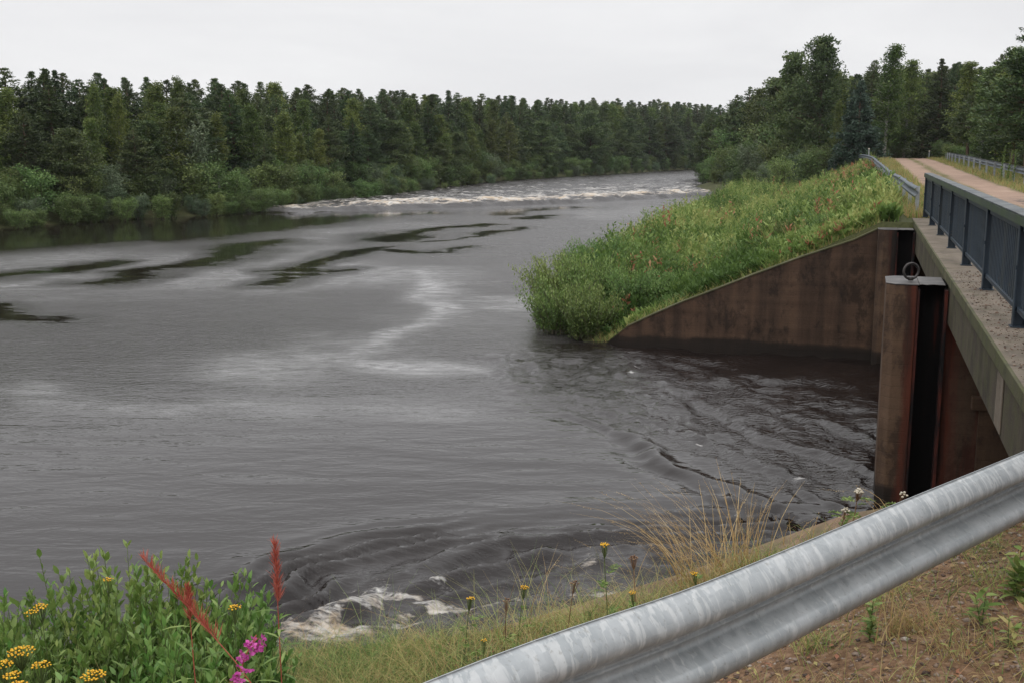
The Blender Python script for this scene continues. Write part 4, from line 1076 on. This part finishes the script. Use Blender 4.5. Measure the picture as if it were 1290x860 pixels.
vergemesh('verge_grass', 1600, 32, 110, -4.1, -3.65, .12, 'low grass strip between the wheel tracks', 1.3, .4)

# tall leafy weeds standing out by the right guardrail and at the crest
def leafy_weed(h, seed, k=26, leaf=.12, lw=.3, stemr=.006, top=None):
    q = np.random.default_rng(seed); b = MB()
    t = np.linspace(0, 1, 6); P = np.stack([.05*h*np.sin(t*3+seed), .05*h*np.cos(t*2.6+seed)*t, h*t], 1)
    b.tube(P, stemr*(1-.7*t), 5)
    tt = np.linspace(.08, .97, k); c = along(P, tt); az = np.arange(k)*2.4
    el = R(45)+q.normal(0, .2, k); D = np.stack([np.cos(az)*np.cos(el), np.sin(az)*np.cos(el), np.sin(el)], 1)
    L = leaf*(1.1-.75*tt)*q.uniform(.75, 1.25, k)
    V, F = leaf_fine(c, D, L, L*lw, .2, np.tile([0, 0, 1.], (k, 1)))
    return b, V, F, np.repeat(np.clip(q.uniform(.1, .42, k), 0, 1), 12), P
def weed_thing(name, x, y, h, seed, label, catn, group=None, **kw):
    z = float(ground_z(np.array([x]), np.array([y]))[0])
    r = thing(name, (x, y, z-.02), label, catn, group)
    b, V, F, T, P = leafy_weed(h, seed, **kw)
    b.build('stem', M['stem'], r, smooth=True); mesh('leaves', V, F, M['herb'], r, {'tint': T}); return r
for i, (px, Yd, h, lab) in enumerate(((1259, 52, 1.7, 'tallest pale green weed before the right guardrail'), (1266, 51, 1.5, 'middle one of three tall weeds before the right guardrail'), (1271, 50, 1.35, 'right one of three tall weeds before the right guardrail'))):
    x, y = P_(px, Yd); weed_thing('tall_weed', x, y, h, 400+i, lab, 'weed', None, k=60, leaf=.22, lw=.35, stemr=.015)
for px, Yd, h, lab in ((1092, 96, 1.05, 'small white-topped marker post at the far end of the left guardrail'), (1168, 104, .7, 'slim white marker post right of the track end')):
    x, y = P_(px, Yd); z = float(ground_z(np.array([x]), np.array([y]))[0])
    r = thing('marker_post', (x, y, z), lab, 'marker post')
    b = MB(); b.box(-.05, .05, -.03, .03, 0, h); b.build('post', M['galv2'] if h < 1.2 else M['palehead'], r, bevel=.01)
    b = MB(); b.box(-.06, .06, -.04, .04, h, h+.10); b.build('post_head', M['palehead'], r, bevel=.02)

# ------------------------------------------------------------------ foreground bank
def gz(x, y): return float(ground_z(np.array([float(x)]), np.array([float(y)]))[0])
def plant_at(px, py, Yd):
    """root position and height of a plant whose tip shows at (px,py) of the photograph at distance Yd"""
    a = R(PITCH)+math.atan((py-430)/FPX); h = Yd*math.tan(a)
    zc = Yd*math.cos(R(PITCH))+h*math.sin(R(PITCH)); x = (px-645)/FPX*zc
    z = gz(x, Yd)
    if z < .6 and Yd > 3: return plant_at(px, py, Yd-.08)
    return x, Yd, z, CAMH-h-z

for i, (px, py, Yd, r_, n_, lab) in enumerate((
 (-14, 748, 4.25, .34, 34, 'leafy green willow shrub cut by the left picture edge'),
 (36, 722, 4.45, .34, 34, 'leafy willow shrub with a tall silvery shoot near the left edge'),
 (100, 684, 4.35, .33, 38, 'tallest leafy willow shrub of the foreground with two spiky shoots'),
 (160, 682, 4.55, .34, 38, 'green willow shrub behind the tilted red fireweed plume'),
 (222, 700, 4.40, .33, 36, 'leafy willow shrub right of the tilted red fireweed plume'),
 (278, 728, 4.65, .30, 30, 'smaller willow shrub sloping down towards the upright red plume'),
 (60, 790, 3.75, .32, 30, 'low leafy willow shrub in front, above the yellow tansies'),
 (180, 775, 3.80, .34, 34, 'low dense willow shrub at the bottom left of the picture'),
 (265, 800, 3.85, .26, 22, 'low willow shrub beside the pink fireweed'))):
    x, y, z, h = plant_at(px, py, Yd)
    r = thing('willow_shrub', (x, y, z-.03), lab, 'shrub')
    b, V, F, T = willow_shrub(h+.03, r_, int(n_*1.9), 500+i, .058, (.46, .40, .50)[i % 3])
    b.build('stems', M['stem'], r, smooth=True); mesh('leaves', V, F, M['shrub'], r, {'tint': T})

def fireweed_red(px, py, Yd, plume, tilt, label, seed, w=.030, h=None, back=.15):
    x, y, z, hh = plant_at(px, py, Yd); h = hh if h is None else h
    q = np.random.default_rng(seed)
    top = np.array([0, 0, h]); base = np.array([tilt, .0, 0])
    t = np.linspace(0, 1, 9); P = base[None]*(1-t[:, None])**1.0+top[None]*t[:, None]; P[:, 0] += (-.15 if tilt < .3 else .30)*tilt*np.sin(t*math.pi)
    r = thing('fireweed', (x, y, z-.02), label, 'fireweed')
    b = MB(); b.tube(P, .0035*(1-.6*t), 6, False); b.build('stem', M['fireweed_red'], r, smooth=True)
    n = 260; f0 = 1-plume/h; tt = f0+(1-f0)*q.random(n)**1.0; c = along(P, tt)
    az = q.uniform(0, 6.28, n); el = R(66)+q.normal(0, .13, n)
    d = np.stack([np.cos(az)*np.cos(el), np.sin(az)*np.cos(el), np.sin(el)], 1)
    ax_ = unit(P[-1]-P[3]); d = unit(d+.4*ax_-.4*np.array([0, 0, 1.]))
    s = (tt-f0)/(1-f0)
    L = (.052*(1-.45*s)+.010)*q.uniform(.7, 1.2, n)*w/.03
    V, F = leaf_fine(c, d, L, np.full(n, .0026), -.15)
    mesh('seed_pods', V, F, M['fireweed_red'], r, {'tint': np.repeat(q.random(n), 12)})
    k = 26; tt = np.linspace(.1, f0-.02, k); c = along(P, tt); az = np.arange(k)*2.4; el = R(20)+q.normal(0, .2, k)
    d = np.stack([np.cos(az)*np.cos(el), np.sin(az)*np.cos(el), np.sin(el)], 1)
    V, F = leaf_fine(c, d, q.uniform(.07, .11, k), np.full(k, .013), .3, np.tile([0, 0, 1.], (k, 1)))
    mesh('leaves', V, F, M['herb'], r, {'tint': np.repeat(q.uniform(.1, .45, k), 12)})
fireweed_red(346, 677, 3.9, .24, .02, 'upright red fireweed seed plume standing against the foaming water', 601)
fireweed_red(181, 697, 3.55, .30, .62, 'tilted red fireweed seed plume rising from the willow shrub', 602)
fireweed_red(236, 733, 3.7, .12, .06, 'small faded red fireweed plume right of the tilted one', 603, .022)
# flowering fireweed
x, y, z, h = plant_at(300, 774, 3.3)
r = thing('fireweed', (x, y, z-.02), 'fireweed with magenta flowers on a bent red stem at the bottom left', 'fireweed')
t = np.linspace(0, 1, 12)
P = np.stack([-.065+.02*t+.10*t**5, .0*t, h*(1.03*t-.07*t**6)], 1)
b = MB(); b.tube(P, .0042*(1-.6*t), 7, False); b.build('stem', M['fireweed_red'], r, smooth=True)
q = np.random.default_rng(9); n = 44
tt = q.uniform(.80, .985, n); c = along(P, tt); az = q.uniform(0, 6.28, n)
fc = c+np.stack([np.cos(az)*.022+.006, np.sin(az)*.02, q.normal(0, .008, n)-.012], 1)
Pc, Dc, Lc = [], [], []
for f in fc:
    o_ = unit(f-along(P, np.array([.93]))[0]+np.array([0, 0, -.01])); a0 = unit(np.cross(o_, [0.1, .2, 1])); b0 = np.cross(o_, a0)
    for k in range(4):
        a = k*math.pi/2+.4; Pc.append(f); Dc.append(a0*math.cos(a)+b0*math.sin(a)+o_*.35); Lc.append(q.uniform(.012, .018))
V, F = leaf_fine(np.array(Pc), np.array(Dc), np.array(Lc), np.array(Lc)*.85, .1)
mesh('petals', V, F, M['fireweed_pink'], r, {'tint': np.repeat(q.random(len(Pc)), 12)})
n = 22; tt = q.uniform(.70, 1.0, n); c = along(P, tt); az = q.uniform(0, 6.28, n)
V, F = leaf_fine(c, np.stack([np.cos(az), np.sin(az), .5+0*az], 1), q.uniform(.02, .05, n), np.full(n, .003), -.1)
mesh('seed_pods', V, F, M['fireweed_red'], r, {'tint': np.repeat(q.random(n), 12)})
n = 24; tt = np.linspace(.1, .82, n); c = along(P, tt); az = np.arange(n)*2.4
V, F = leaf_fine(c, np.stack([np.cos(az), np.sin(az), .3+0*az], 1), q.uniform(.06, .1, n), np.full(n, .012), .3, np.tile([0, 0, 1.], (n, 1)))
mesh('leaves', V, F, M['herb'], r, {'tint': np.repeat(q.uniform(.1, .45, n), 12)})

def ico(r):
    t = (1+5**.5)/2
    V = np.array([(-1, t, 0), (1, t, 0), (-1, -t, 0), (1, -t, 0), (0, -1, t), (0, 1, t), (0, -1, -t), (0, 1, -t), (t, 0, -1), (t, 0, 1), (-t, 0, -1), (-t, 0, 1)])
    F = [(0, 11, 5), (0, 5, 1), (0, 1, 7), (0, 7, 10), (0, 10, 11), (1, 5, 9), (5, 11, 4), (11, 10, 2), (10, 7, 6), (7, 1, 8), (3, 9, 4), (3, 4, 2), (3, 2, 6), (3, 6, 8), (3, 8, 9), (4, 9, 5), (2, 4, 11), (6, 2, 10), (8, 6, 7), (9, 8, 1)]
    return unit(V)*r, F
IV, IF = ico(1)
def tansy(px, py, Yd, label, seed, n=16, wid=.032, mat='tansy', leafy=True, btn=.0043, domed=.25, group=None):
    x, y, z, h = plant_at(px, py, Yd); q = np.random.default_rng(seed)
    h = max(h, .12)
    r = thing('tansy' if mat == 'tansy' else 'seed_head_plant', (x, y, z-.02), label, 'tansy' if mat == 'tansy' else 'dry flower', group)
    t = np.linspace(0, 1, 7); lx = q.normal(0, .04); P = np.stack([lx*(1-t)+.006*np.sin(t*5), q.normal(0, .04)*(1-t), (h-.02)*t], 1)
    b = MB(); b.tube(P, .0032*(1-.45*t), 5, False)
    hd = MB(); c0 = P[-1]; f0 = along(P, np.array([1-min(.9, .07/h)]))[0]
    for i in range(n):
        rr_ = wid*math.sqrt((i+.5)/n); a = i*2.4
        p = c0+np.array([rr_*math.cos(a), rr_*math.sin(a), .012-domed*rr_+q.normal(0, .002)])
        b.tube([f0, (f0+p)/2+np.array([0, 0, -.006]), p], .0011, 3, False)
        hd.add(p+IV*np.array([btn, btn, btn*.7])*q.uniform(.8, 1.2), IF, q.random())
    b.build('stem', M['stem'] if mat == 'tansy' else M['brownhead'], r, smooth=True)
    hd.build('flower_heads', M[mat], r, smooth=True)
    if leafy:   # feathery leaves: rows of narrow leaflets
        Pc, Dc, Lc = [], [], []
        for k in range(int(5+h*9)):
            s = q.uniform(.12, .82); c = along(P, np.array([s]))[0]; a = k*2.4+q.uniform(-.3, .3)
            d = np.array([math.cos(a), math.sin(a), q.uniform(.15, .6)]); d /= np.linalg.norm(d); L = q.uniform(.05, .10); sd_ = np.cross(d, [0, 0, 1]); sd_ /= np.linalg.norm(sd_)
            for j in range(7):
                f = .2+.8*j/6
                for sg in (-1, 1): Pc.append(c+d*L*f+np.array([0, 0, -.02*f*f])); Dc.append(sd_*sg+d*.7); Lc.append(L*.30*(1.1-.7*abs(f-.5)))
        V, F = leaf_fine(np.array(Pc), np.array(Dc), np.array(Lc), np.array(Lc)*.32, .2)
        mesh('leaves', V, F, M['herb'], r, {'tint': np.repeat(q.uniform(.1, .42, len(Pc)), 12)})
for i, (px, py, Yd, n_, lab) in enumerate((
 (27, 806, 3.4, 26, 'largest yellow tansy head near the left edge'), (5, 823, 3.35, 16, 'yellow tansy touching the left picture edge'), (53, 824, 3.3, 14, 'small yellow tansy right of the largest one'),
 (16, 837, 3.2, 12, 'yellow tansy below the largest head at the left edge'), (24, 849, 3.15, 16, 'yellow tansy in the bottom left corner'), (119, 836, 3.2, 22, 'broad yellow tansy alone at the bottom under the willow shrubs'),
 (214, 854, 3.1, 14, 'yellow tansy cut by the bottom edge, left of its twin'), (233, 858, 3.1, 10, 'small yellow tansy cut by the bottom edge, right of its twin'), (52, 753, 4.1, 12, 'ochre tansy among willow leaves in the upper left shrub'),
 (40, 760, 4.0, 10, 'smaller ochre tansy just below the one among the willow leaves'), (137, 719, 4.2, 7, 'tiny orange tansy near the top of the willow shrubs'), (297, 754, 4.1, 10, 'yellow tansy right of the willow shrubs by the water'),
 (594, 745, 5.2, 12, 'yellow tansy standing over the foam at the bottom centre'), (662, 731, 5.3, 14, 'yellow tansy right of the one over the foam'), (763, 677, 5.0, 14, 'tallest yellow tansy with feathery leaves in front of the river'),
 (611, 798, 4.9, 6, 'low yellow tansy in the grass at the bottom centre'), (876, 714, 5.2, 10, 'yellow tansy beside the golden grass tuft'), (798, 738, 5.0, 8, 'small yellow tansy between tall tansy and golden grass'))):
    tansy(px, py, Yd, lab, 700+i, int(n_*(1.7 if i < 12 else 1.2)), .015+.0011*n_ if i < 12 else .010+.0009*n_)
for i, (px, py, Yd, n_, mt, lab) in enumerate(((800, 691, 5.1, 18, 'brownhead', 'brown withered tansy right of the tallest yellow tansy'), (726, 723, 5.2, 10, 'brownhead', 'brown withered tansy left of the tallest yellow tansy'), (640, 745, 5.3, 8, 'brownhead', 'thin brown dry flower over the foam'), (1084, 608, 5.9, 22, 'palehead', 'whitish fluffy seed head beside the foot of the pier'), (1068, 632, 5.8, 12, 'palehead', 'smaller whitish seed head left of the fluffy one'), (1140, 612, 5.7, 8, 'palehead', 'thin pale seed head before the dark gate slot'))):
    tansy(px, py, Yd, lab, 760+i, n_, .022, mt, i > 2, .005 if i < 3 else .007, .9)

def grass_tuft(name, px, py, Yd, n, label, seed, mat='straw', spread=.12, lean=(.1, .5), bend=(.1, .6), wdt=.0048, heads=True, az=None, tl=(0, 1), group=None):
    x, y, z, h = plant_at(px, py, Yd); h = max(h, .15)
    q0 = rng.random(n); a = rng.uniform(0, 6.28, n); rr_ = spread*np.sqrt(rng.random(n))
    P = np.stack([rr_*np.cos(a), rr_*np.sin(a)*.6, 0*a-.02], 1)
    hh = h*rng.uniform(.45, 1.08, n)
    V, F = blades(P, hh, np.full(n, wdt), rng.uniform(*lean, n), rng.uniform(*bend, n), 6, None if az is None else rng.normal(az, .9, n))
    T = np.repeat(np.clip(tl[0]+(tl[1]-tl[0])*rng.random(n), 0, 1), 12)
    r = thing(name, (x, y, z), label, 'grass tuft', group)
    mesh('blades', V, F, M[mat], r, {'tint': T})
    if heads:
        tip = V.reshape(n, 12, 3)[:, 9:11].mean(1); tip0 = V.reshape(n, 12, 3)[:, 7:9].mean(1); d = unit(tip-tip0)
        m_ = 9; sel = np.where(rng.random(n) < .6)[0]
        c = np.repeat(tip[sel], m_, 0)+np.repeat(d[sel], m_, 0)*np.tile(np.linspace(-.07, .03, m_), len(sel))[:, None]
        V2, F2 = leaf_quads(c, np.repeat(d[sel], m_, 0)+rng.normal(0, .35, (len(c), 3)), .011, .0028)
        mesh('seed_heads', V2, F2, M['straw'] if mat == 'straw' else M['brownhead'], r, {'tint': np.repeat(rng.random(len(c)), 4)})
    return r
grass_tuft('dry_grass_tuft', 905, 600, 5.5, 120, 'golden dry grass tuft leaning left in front of the dark water', 1, spread=.22, az=math.pi*.9, lean=(.15, .7), bend=(.1, .7))
grass_tuft('dry_grass_tuft', 938, 600, 5.55, 45, 'tall upright golden grass stems right of the leaning tuft', 2, spread=.16, lean=(0, .25), bend=(0, .3))
grass_tuft('dry_grass_tuft', 1030, 640, 5.5, 18, 'sparse golden stems midway along the concrete wall top', 3, spread=.22, lean=(0, .3), bend=(0, .4), wdt=.0036)
grass_tuft('dry_grass_tuft', 1142, 582, 5.3, 10, 'arched golden grass before the dark pier slot', 4, spread=.12, lean=(.1, .4), bend=(.4, .9), az=math.pi)
grass_tuft('dry_grass_tuft', 700, 690, 5.5, 14, 'thin pale stems left of the tallest tansy', 5, spread=.35, lean=(0, .35), bend=(.1, .9), wdt=.0036)
grass_tuft('dry_grass_tuft', 560, 745, 5.3, 10, 'thin arching pale stems above the foam', 6, spread=.35, lean=(.1, .4), bend=(.4, 1.1), wdt=.0036, az=math.pi)
grass_tuft('dry_grass_tuft', 830, 650, 5.4, 12, 'arching pale stems between tallest tansy and golden tuft', 7, spread=.25, lean=(.1, .4), bend=(.3, 1.), wdt=.0036, az=math.pi)
grass_tuft('dry_grass_tuft', 160, 812, 3.3, 8, 'pale dry stalks in front of the low willow shrub', 8, spread=.12, lean=(0, .15), bend=(0, .2))
grass_tuft('dry_grass_tuft', 1105, 700, 3.9, 9, 'pale dry stalks on the gravel below the guardrail', 9, spread=.10, lean=(0, .2), bend=(0, .3), tl=(.3, .9))
grass_tuft('brown_grass_tuft', 1160, 782, 3.95, 200, 'brown withered grass tuft on the gravel below the guardrail', 10, 'herb', .13, (.1, .8), (.1, .8), .0024, False, tl=(.6, .84))
grass_tuft('brown_grass_tuft', 1008, 838, 3.55, 130, 'brown grass tuft at the bottom edge under the guardrail', 11, 'herb', .14, (.1, .8), (.1, .8), .0024, False, tl=(.5, .8))
grass_tuft('green_grass_tuft', 1205, 690, 4.75, 300, 'green grass tuft close under the guardrail at the right', 12, 'herb', .26, (.1, .8), (.1, .8), .003, False, tl=(.15, .62))
grass_tuft('green_grass_tuft', 1262, 668, 5.0, 200, 'brownish green grass tuft under the guardrail at the right edge', 13, 'herb', .26, (.1, .9), (.1, .8), .003, False, tl=(.3, .82))
grass_tuft('green_grass_tuft', 1040, 795, 4.0, 110, 'small green grass tuft left of the leafy weed', 14, 'herb', .12, (.1, .9), (.1, .8), .003, False, tl=(.2, .7))
grass_tuft('green_grass_tuft', 1130, 735, 4.3, 160, 'green and brown grass tuft behind the small dark leafy weed', 15, 'herb', .2, (.1, .9), (.1, .8), .003, False, tl=(.25, .75))
grass_tuft('brown_grass_tuft', 1225, 800, 3.7, 110, 'thin brown grass tuft near the lower right corner', 16, 'herb', .16, (.1, .9), (.1, .9), .0026, False, tl=(.5, .82))
grass_tuft('green_grass_tuft', 1278, 720, 4.3, 170, 'dense green grass behind the broad-leaved sapling at the right edge', 17, 'herb', .2, (.1, .9), (.1, .8), .003, False, tl=(.2, .7))
# leafy sapling and weeds on the gravel
def sapling(px, py, Yd, label, seed, k=20, leaf=.06, tint=(.25, .49), name='willow_sapling', catn='sapling', stems=2, red=False):
    x, y, z, h = plant_at(px, py, Yd); q = np.random.default_rng(seed); h = max(h, .12)
    r = thing(name, (x, y, z-.01), label, catn); b = MB(); parts = []
    for s in range(stems):
        a = q.uniform(0, 6.28); t = np.linspace(0, 1, 6); hh = h*(1 if s == 0 else q.uniform(.5, .9)); ln = .25 if s else .05
        P = np.stack([math.cos(a)*ln*hh*t, math.sin(a)*ln*hh*t, hh*t], 1); b.tube(P, .003*(1-.6*t), 5, False)
        kk = k; tt = np.linspace(.15, 1, kk); c = along(P, tt); az = np.arange(kk)*2.4; el = R(30)+q.normal(0, .25, kk)
        D = np.stack([np.cos(az)*np.cos(el), np.sin(az)*np.cos(el), np.sin(el)], 1)
        tn = q.uniform(*tint, kk); tn = np.where(q.random(kk) < .08, .62, tn)
        V, F = leaf_fine(c, D, leaf*q.uniform(.6, 1.2, kk), leaf*.36*q.uniform(.8, 1.2, kk), .25, np.tile([0, 0, 1.], (kk, 1))+q.normal(0, .2, (kk, 3)))
        parts.append((V, F, np.repeat(tn, 12)))
    b.build('stem', M['stem'], r, smooth=True); V, F, T = cat(parts); mesh('leaves', V, F, M['herb'], r, {'tint': T})
sapling(1284, 690, 4.1, 'willow sapling with broad leaves at the right edge below the guardrail', 801, 20, .075, stems=3)
sapling(1240, 742, 3.9, 'low willow sapling with green leaves on the gravel at the right', 802, 10, .07, (.2, .48), stems=2)
sapling(1272, 790, 3.7, 'yellowish leafy sapling in the lower right corner', 803, 9, .055, (.25, .6), stems=2)
sapling(1098, 752, 3.95, 'small dark green leafy weed under the guardrail', 804, 26, .045, (.2, .46), 'leafy_weed', 'weed')
sapling(1195, 822, 3.7, 'tiny green seedling alone on the gravel', 805, 6, .035, (.25, .48), 'leafy_weed', 'weed', 1)
sapling(1288, 655, 5.1, 'reddish brown weed showing under the guardrail at the right edge', 806, 22, .05, (.82, 1), 'leafy_weed', 'weed', 3)
sapling(1130, 705, 4.9, 'pale green leafy weed half hidden under the guardrail', 807, 16, .05, (.2, .5), 'leafy_weed', 'weed', 3)

# ground cover: grass of the near bank, pebbles and dead leaves
def near_grass(n, name, lab, hm, seed, dens):
    u = rng.uniform(1.2, 5.9, n); v = rng.uniform(-1.1, 9.0, n)
    X_, Y_ = uv(u, v)
    # thin out on the bare gravel, and before the guardrail line
    pn = fbm(X_*1.3, Y_*1.3, 400+seed, 3)
    bareness = sstep(-.2, .25, (1.1-v)-np.clip((u-4.6)*1.0, 0, 2)+1.4*(fbm(X_*1.2, Y_*1.2, 8)-.5))
    keep = rng.random(n) < (1-.86*bareness)*np.clip(.45+1.2*(pn-.35), .1, 1)*dens
    keep &= (Y_ > 2.4)
    u, v, X_, Y_, pn, bareness = (a[keep] for a in (u, v, X_, Y_, pn, bareness)); n = len(u)
    P = np.stack([X_, Y_, ground_z(X_, Y_)-.01], 1)
    H = hm*rng.uniform(.4, 1.25, n)*(.6+.8*pn)*(1-.45*bareness)*np.where(u > 5.6, .55, 1)
    V, F = blades(P, H, rng.uniform(.0018, .0038, n), rng.uniform(.05, .9, n), rng.uniform(.1, 1.1, n), 4)
    pc = fbm(X_*2.2, Y_*2.2, 420+seed, 3)+.25*sstep(3.4, 1.2, v)
    t = np.where(rng.random(n) < np.clip((pc-.42)*2.6, .10, .75), rng.uniform(.5, .74, n), rng.uniform(.08, .48, n)); t = np.where(rng.random(n) < .04, rng.uniform(.76, .9, n), t)
    return tag(mesh(name, V, F, M['herb'], None, {'tint': np.repeat(t, 8)}), lab, 'grass', None, 'stuff')
near_grass(260000, 'bank_grass', 'short green and straw-coloured grass on the near bank', .20, 1, 1)
near_grass(34000, 'bank_grass', 'taller loose grass blades on the near bank', .36, 2, .9)
def scatter_pebbles(n, name, lab, u0, u1, v0, v1, s0, s1, mat, base=None):
    u = rng.uniform(u0, u1, n); v = rng.uniform(v0, v1, n); X_, Y_ = uv(u, v)
    z = ground_z(X_, Y_) if base is None else np.full(n, base)
    s = s0*(s1/s0)**(rng.random(n)**2.2)
    oV = np.array([(1, 0, 0), (0, 1, 0), (-1, 0, 0), (0, -1, 0), (0, 0, 1), (0, 0, -1), ]); 
    oF = np.array([(0, 1, 4), (1, 2, 4), (2, 3, 4), (3, 0, 4), (1, 0, 5), (2, 1, 5), (3, 2, 5), (0, 3, 5)])
    a = rng.uniform(0, 6.28, n); sc = np.stack([s*rng.uniform(.7, 1.3, n), s*rng.uniform(.7, 1.3, n), s*rng.uniform(.4, .8, n)], 1)
    W = oV[None]*sc[:, None]*1.0 + rng.normal(0, .12, (n, 6, 3))*s[:, None, None]
    ca, sa = np.cos(a)[:, None], np.sin(a)[:, None]
    W = np.stack([W[..., 0]*ca-W[..., 1]*sa, W[..., 0]*sa+W[..., 1]*ca, W[..., 2]], -1)+np.stack([X_, Y_, z+s*.15], 1)[:, None]
    F = (oF[None]+6*np.arange(n)[:, None, None]).reshape(-1, 3)
    return tag(mesh(name, W.reshape(-1, 3), F, mat, None, {'tint': np.repeat(rng.random(n), 6)}), lab, 'gravel', None, 'stuff')
m, nt, out = newmat('pebbles'); g = NT(nt)
g.bsdf(out, g.ramp(g.attr('tint'), [(0, (.05, .035, .028)), (.35, (.15, .095, .07)), (.7, (.20, .145, .11)), (.95, (.27, .22, .18)), (1, (.36, .32, .28))]), .8, 0, .3)
M['pebble'] = m
scatter_pebbles(26000, 'gravel', 'brown gravel and crumbs on the ground under the guardrail', 1.6, 5.75, -2.2, 1.9, .0035, .017, M['pebble'])
scatter_pebbles(2600, 'debris', 'dead leaves and grit on the ledge outside the railing', 6, 16, -1.85, -1.16, .004, .018, M['pebble'], 3.214)
n = 2600; u = rng.uniform(1.8, 5.7, n); v = rng.uniform(-2., 3., n); X_, Y_ = uv(u, v)
V, F = leaf_quads(np.stack([X_, Y_, ground_z(X_, Y_)+.012], 1), np.stack([rng.normal(size=n), rng.normal(size=n), rng.normal(0, .25, n)], 1), rng.uniform(.015, .05, n), rng.uniform(.008, .02, n), .2, np.tile([0, 0, 1.], (n, 1))+rng.normal(0, .25, (n, 3)))
tag(mesh('fallen_leaves', V, F, M['herb'], None, {'tint': np.repeat(rng.uniform(.6, .95, n), 4)}), 'brown dead leaves and straw bits lying on the near ground', 'fallen leaves', None, 'stuff')
# moss tufts along the top of the far wing wall and the ledge end
n = 5000; v = rng.uniform(-.4, 6.3, n); u = rng.uniform(26.75, 27.6, n); X_, Y_ = uv(u, v)
zt = np.maximum(ground_z(X_, Y_), np.interp(v, [p[0] for p in prof], [p[1] for p in prof])-.03)
V, F = blades(np.stack([X_, Y_, zt-.02], 1), rng.uniform(.06, .32, n), np.full(n, .014), rng.uniform(0, .6, n), rng.uniform(0, .8, n), 3)
tag(mesh('wall_edge_grass', V, F, M['herb'], None, {'tint': np.repeat(np.where(rng.random(n) < .45, rng.uniform(.5, .7, n), rng.uniform(.15, .48, n)), 6)}), 'grass fringe overhanging the top of the far wing wall', 'grass', None, 'stuff')

# ------------------------------------------------------------------ camera, sky, sun
cam = bpy.data.cameras.new('camera'); co_ = bpy.data.objects.new('camera', cam); C.objects.link(co_)
cam.sensor_width = 36; cam.lens = FPX/1290*36; cam.clip_start = .05; cam.clip_end = 3000
co_.location = (0, 0, CAMH); co_.rotation_euler = (R(90-PITCH), 0, 0); SC.camera = co_
w = bpy.data.worlds.new('World'); SC.world = w; w.use_nodes = True
nt = w.node_tree; nt.nodes.clear(); g = NT(nt)
out = g.n('ShaderNodeOutputWorld')
EL, ROT = 48, 200
sky = g.n('ShaderNodeTexSky', sky_type='NISHITA', sun_disc=False, sun_elevation=R(EL), sun_rotation=R(ROT))
bg1 = g.n('ShaderNodeBackground', i_Strength=.06); g.l(sky.outputs[0], bg1.inputs[0])
tc = g.n('ShaderNodeTexCoord')
sep = g.n('ShaderNodeSeparateXYZ'); g.l(tc.outputs['Generated'], sep.inputs[0])
cl = g.noise(tc.outputs['Generated'], 2.6, 6, .58, (1, 1, 4.5), .4)
base = g.ramp(sep.outputs[2], [(0, .88), (.14, .89), (.34, .95), (.6, 1.5), (1, 2.2)])
cc = g.mix(1, base, g.ramp(cl, [(.32, (.925, .925, .945)), (.66, (1.04, 1.04, 1.05))]), 'MULTIPLY')
bg2 = g.n('ShaderNodeBackground'); g.l(cc, bg2.inputs[0]); bg2.inputs[1].default_value = 1.0
mx = g.n('ShaderNodeMixShader', i_0=.97); g.l(bg1.outputs[0], mx.inputs[1]); g.l(bg2.outputs[0], mx.inputs[2])
g.l(mx.outputs[0], out.inputs[0])
sd = bpy.data.lights.new('sun', 'SUN'); sd.energy = .7; sd.angle = R(25); sd.color = (1, .97, .93)
so = bpy.data.objects.new('sun', sd); C.objects.link(so)
# sun direction: from the upper left, a little behind the camera
so.rotation_euler = Vector((math.sin(R(ROT))*math.cos(R(EL)), math.cos(R(ROT))*math.cos(R(EL)), math.sin(R(EL)))).to_track_quat('Z', 'Y').to_euler()
vs_ = SC.view_settings; vs_.view_transform = 'Standard'; vs_.look = 'None'; vs_.gamma = 1; vs_.exposure = 0; vs_.use_curve_mapping = False
cy = SC.cycles; cy.max_bounces = 6; cy.diffuse_bounces = 3; cy.glossy_bounces = 3; cy.transmission_bounces = 3; cy.use_denoising = True
hz = MB(); hz.box(-420, 420, -60, 620, -4.0, 34)
m, nt, out = newmat('damp_air'); g = NT(nt)
pv = g.n('ShaderNodeVolumePrincipled'); pv.inputs['Color'].default_value = (.93, .95, 1, 1); pv.inputs['Density'].default_value = .00013; pv.inputs['Anisotropy'].default_value = .3
g.l(pv.outputs[0], out.inputs['Volume'])
tag(hz.build('haze', m), kind='stuff')
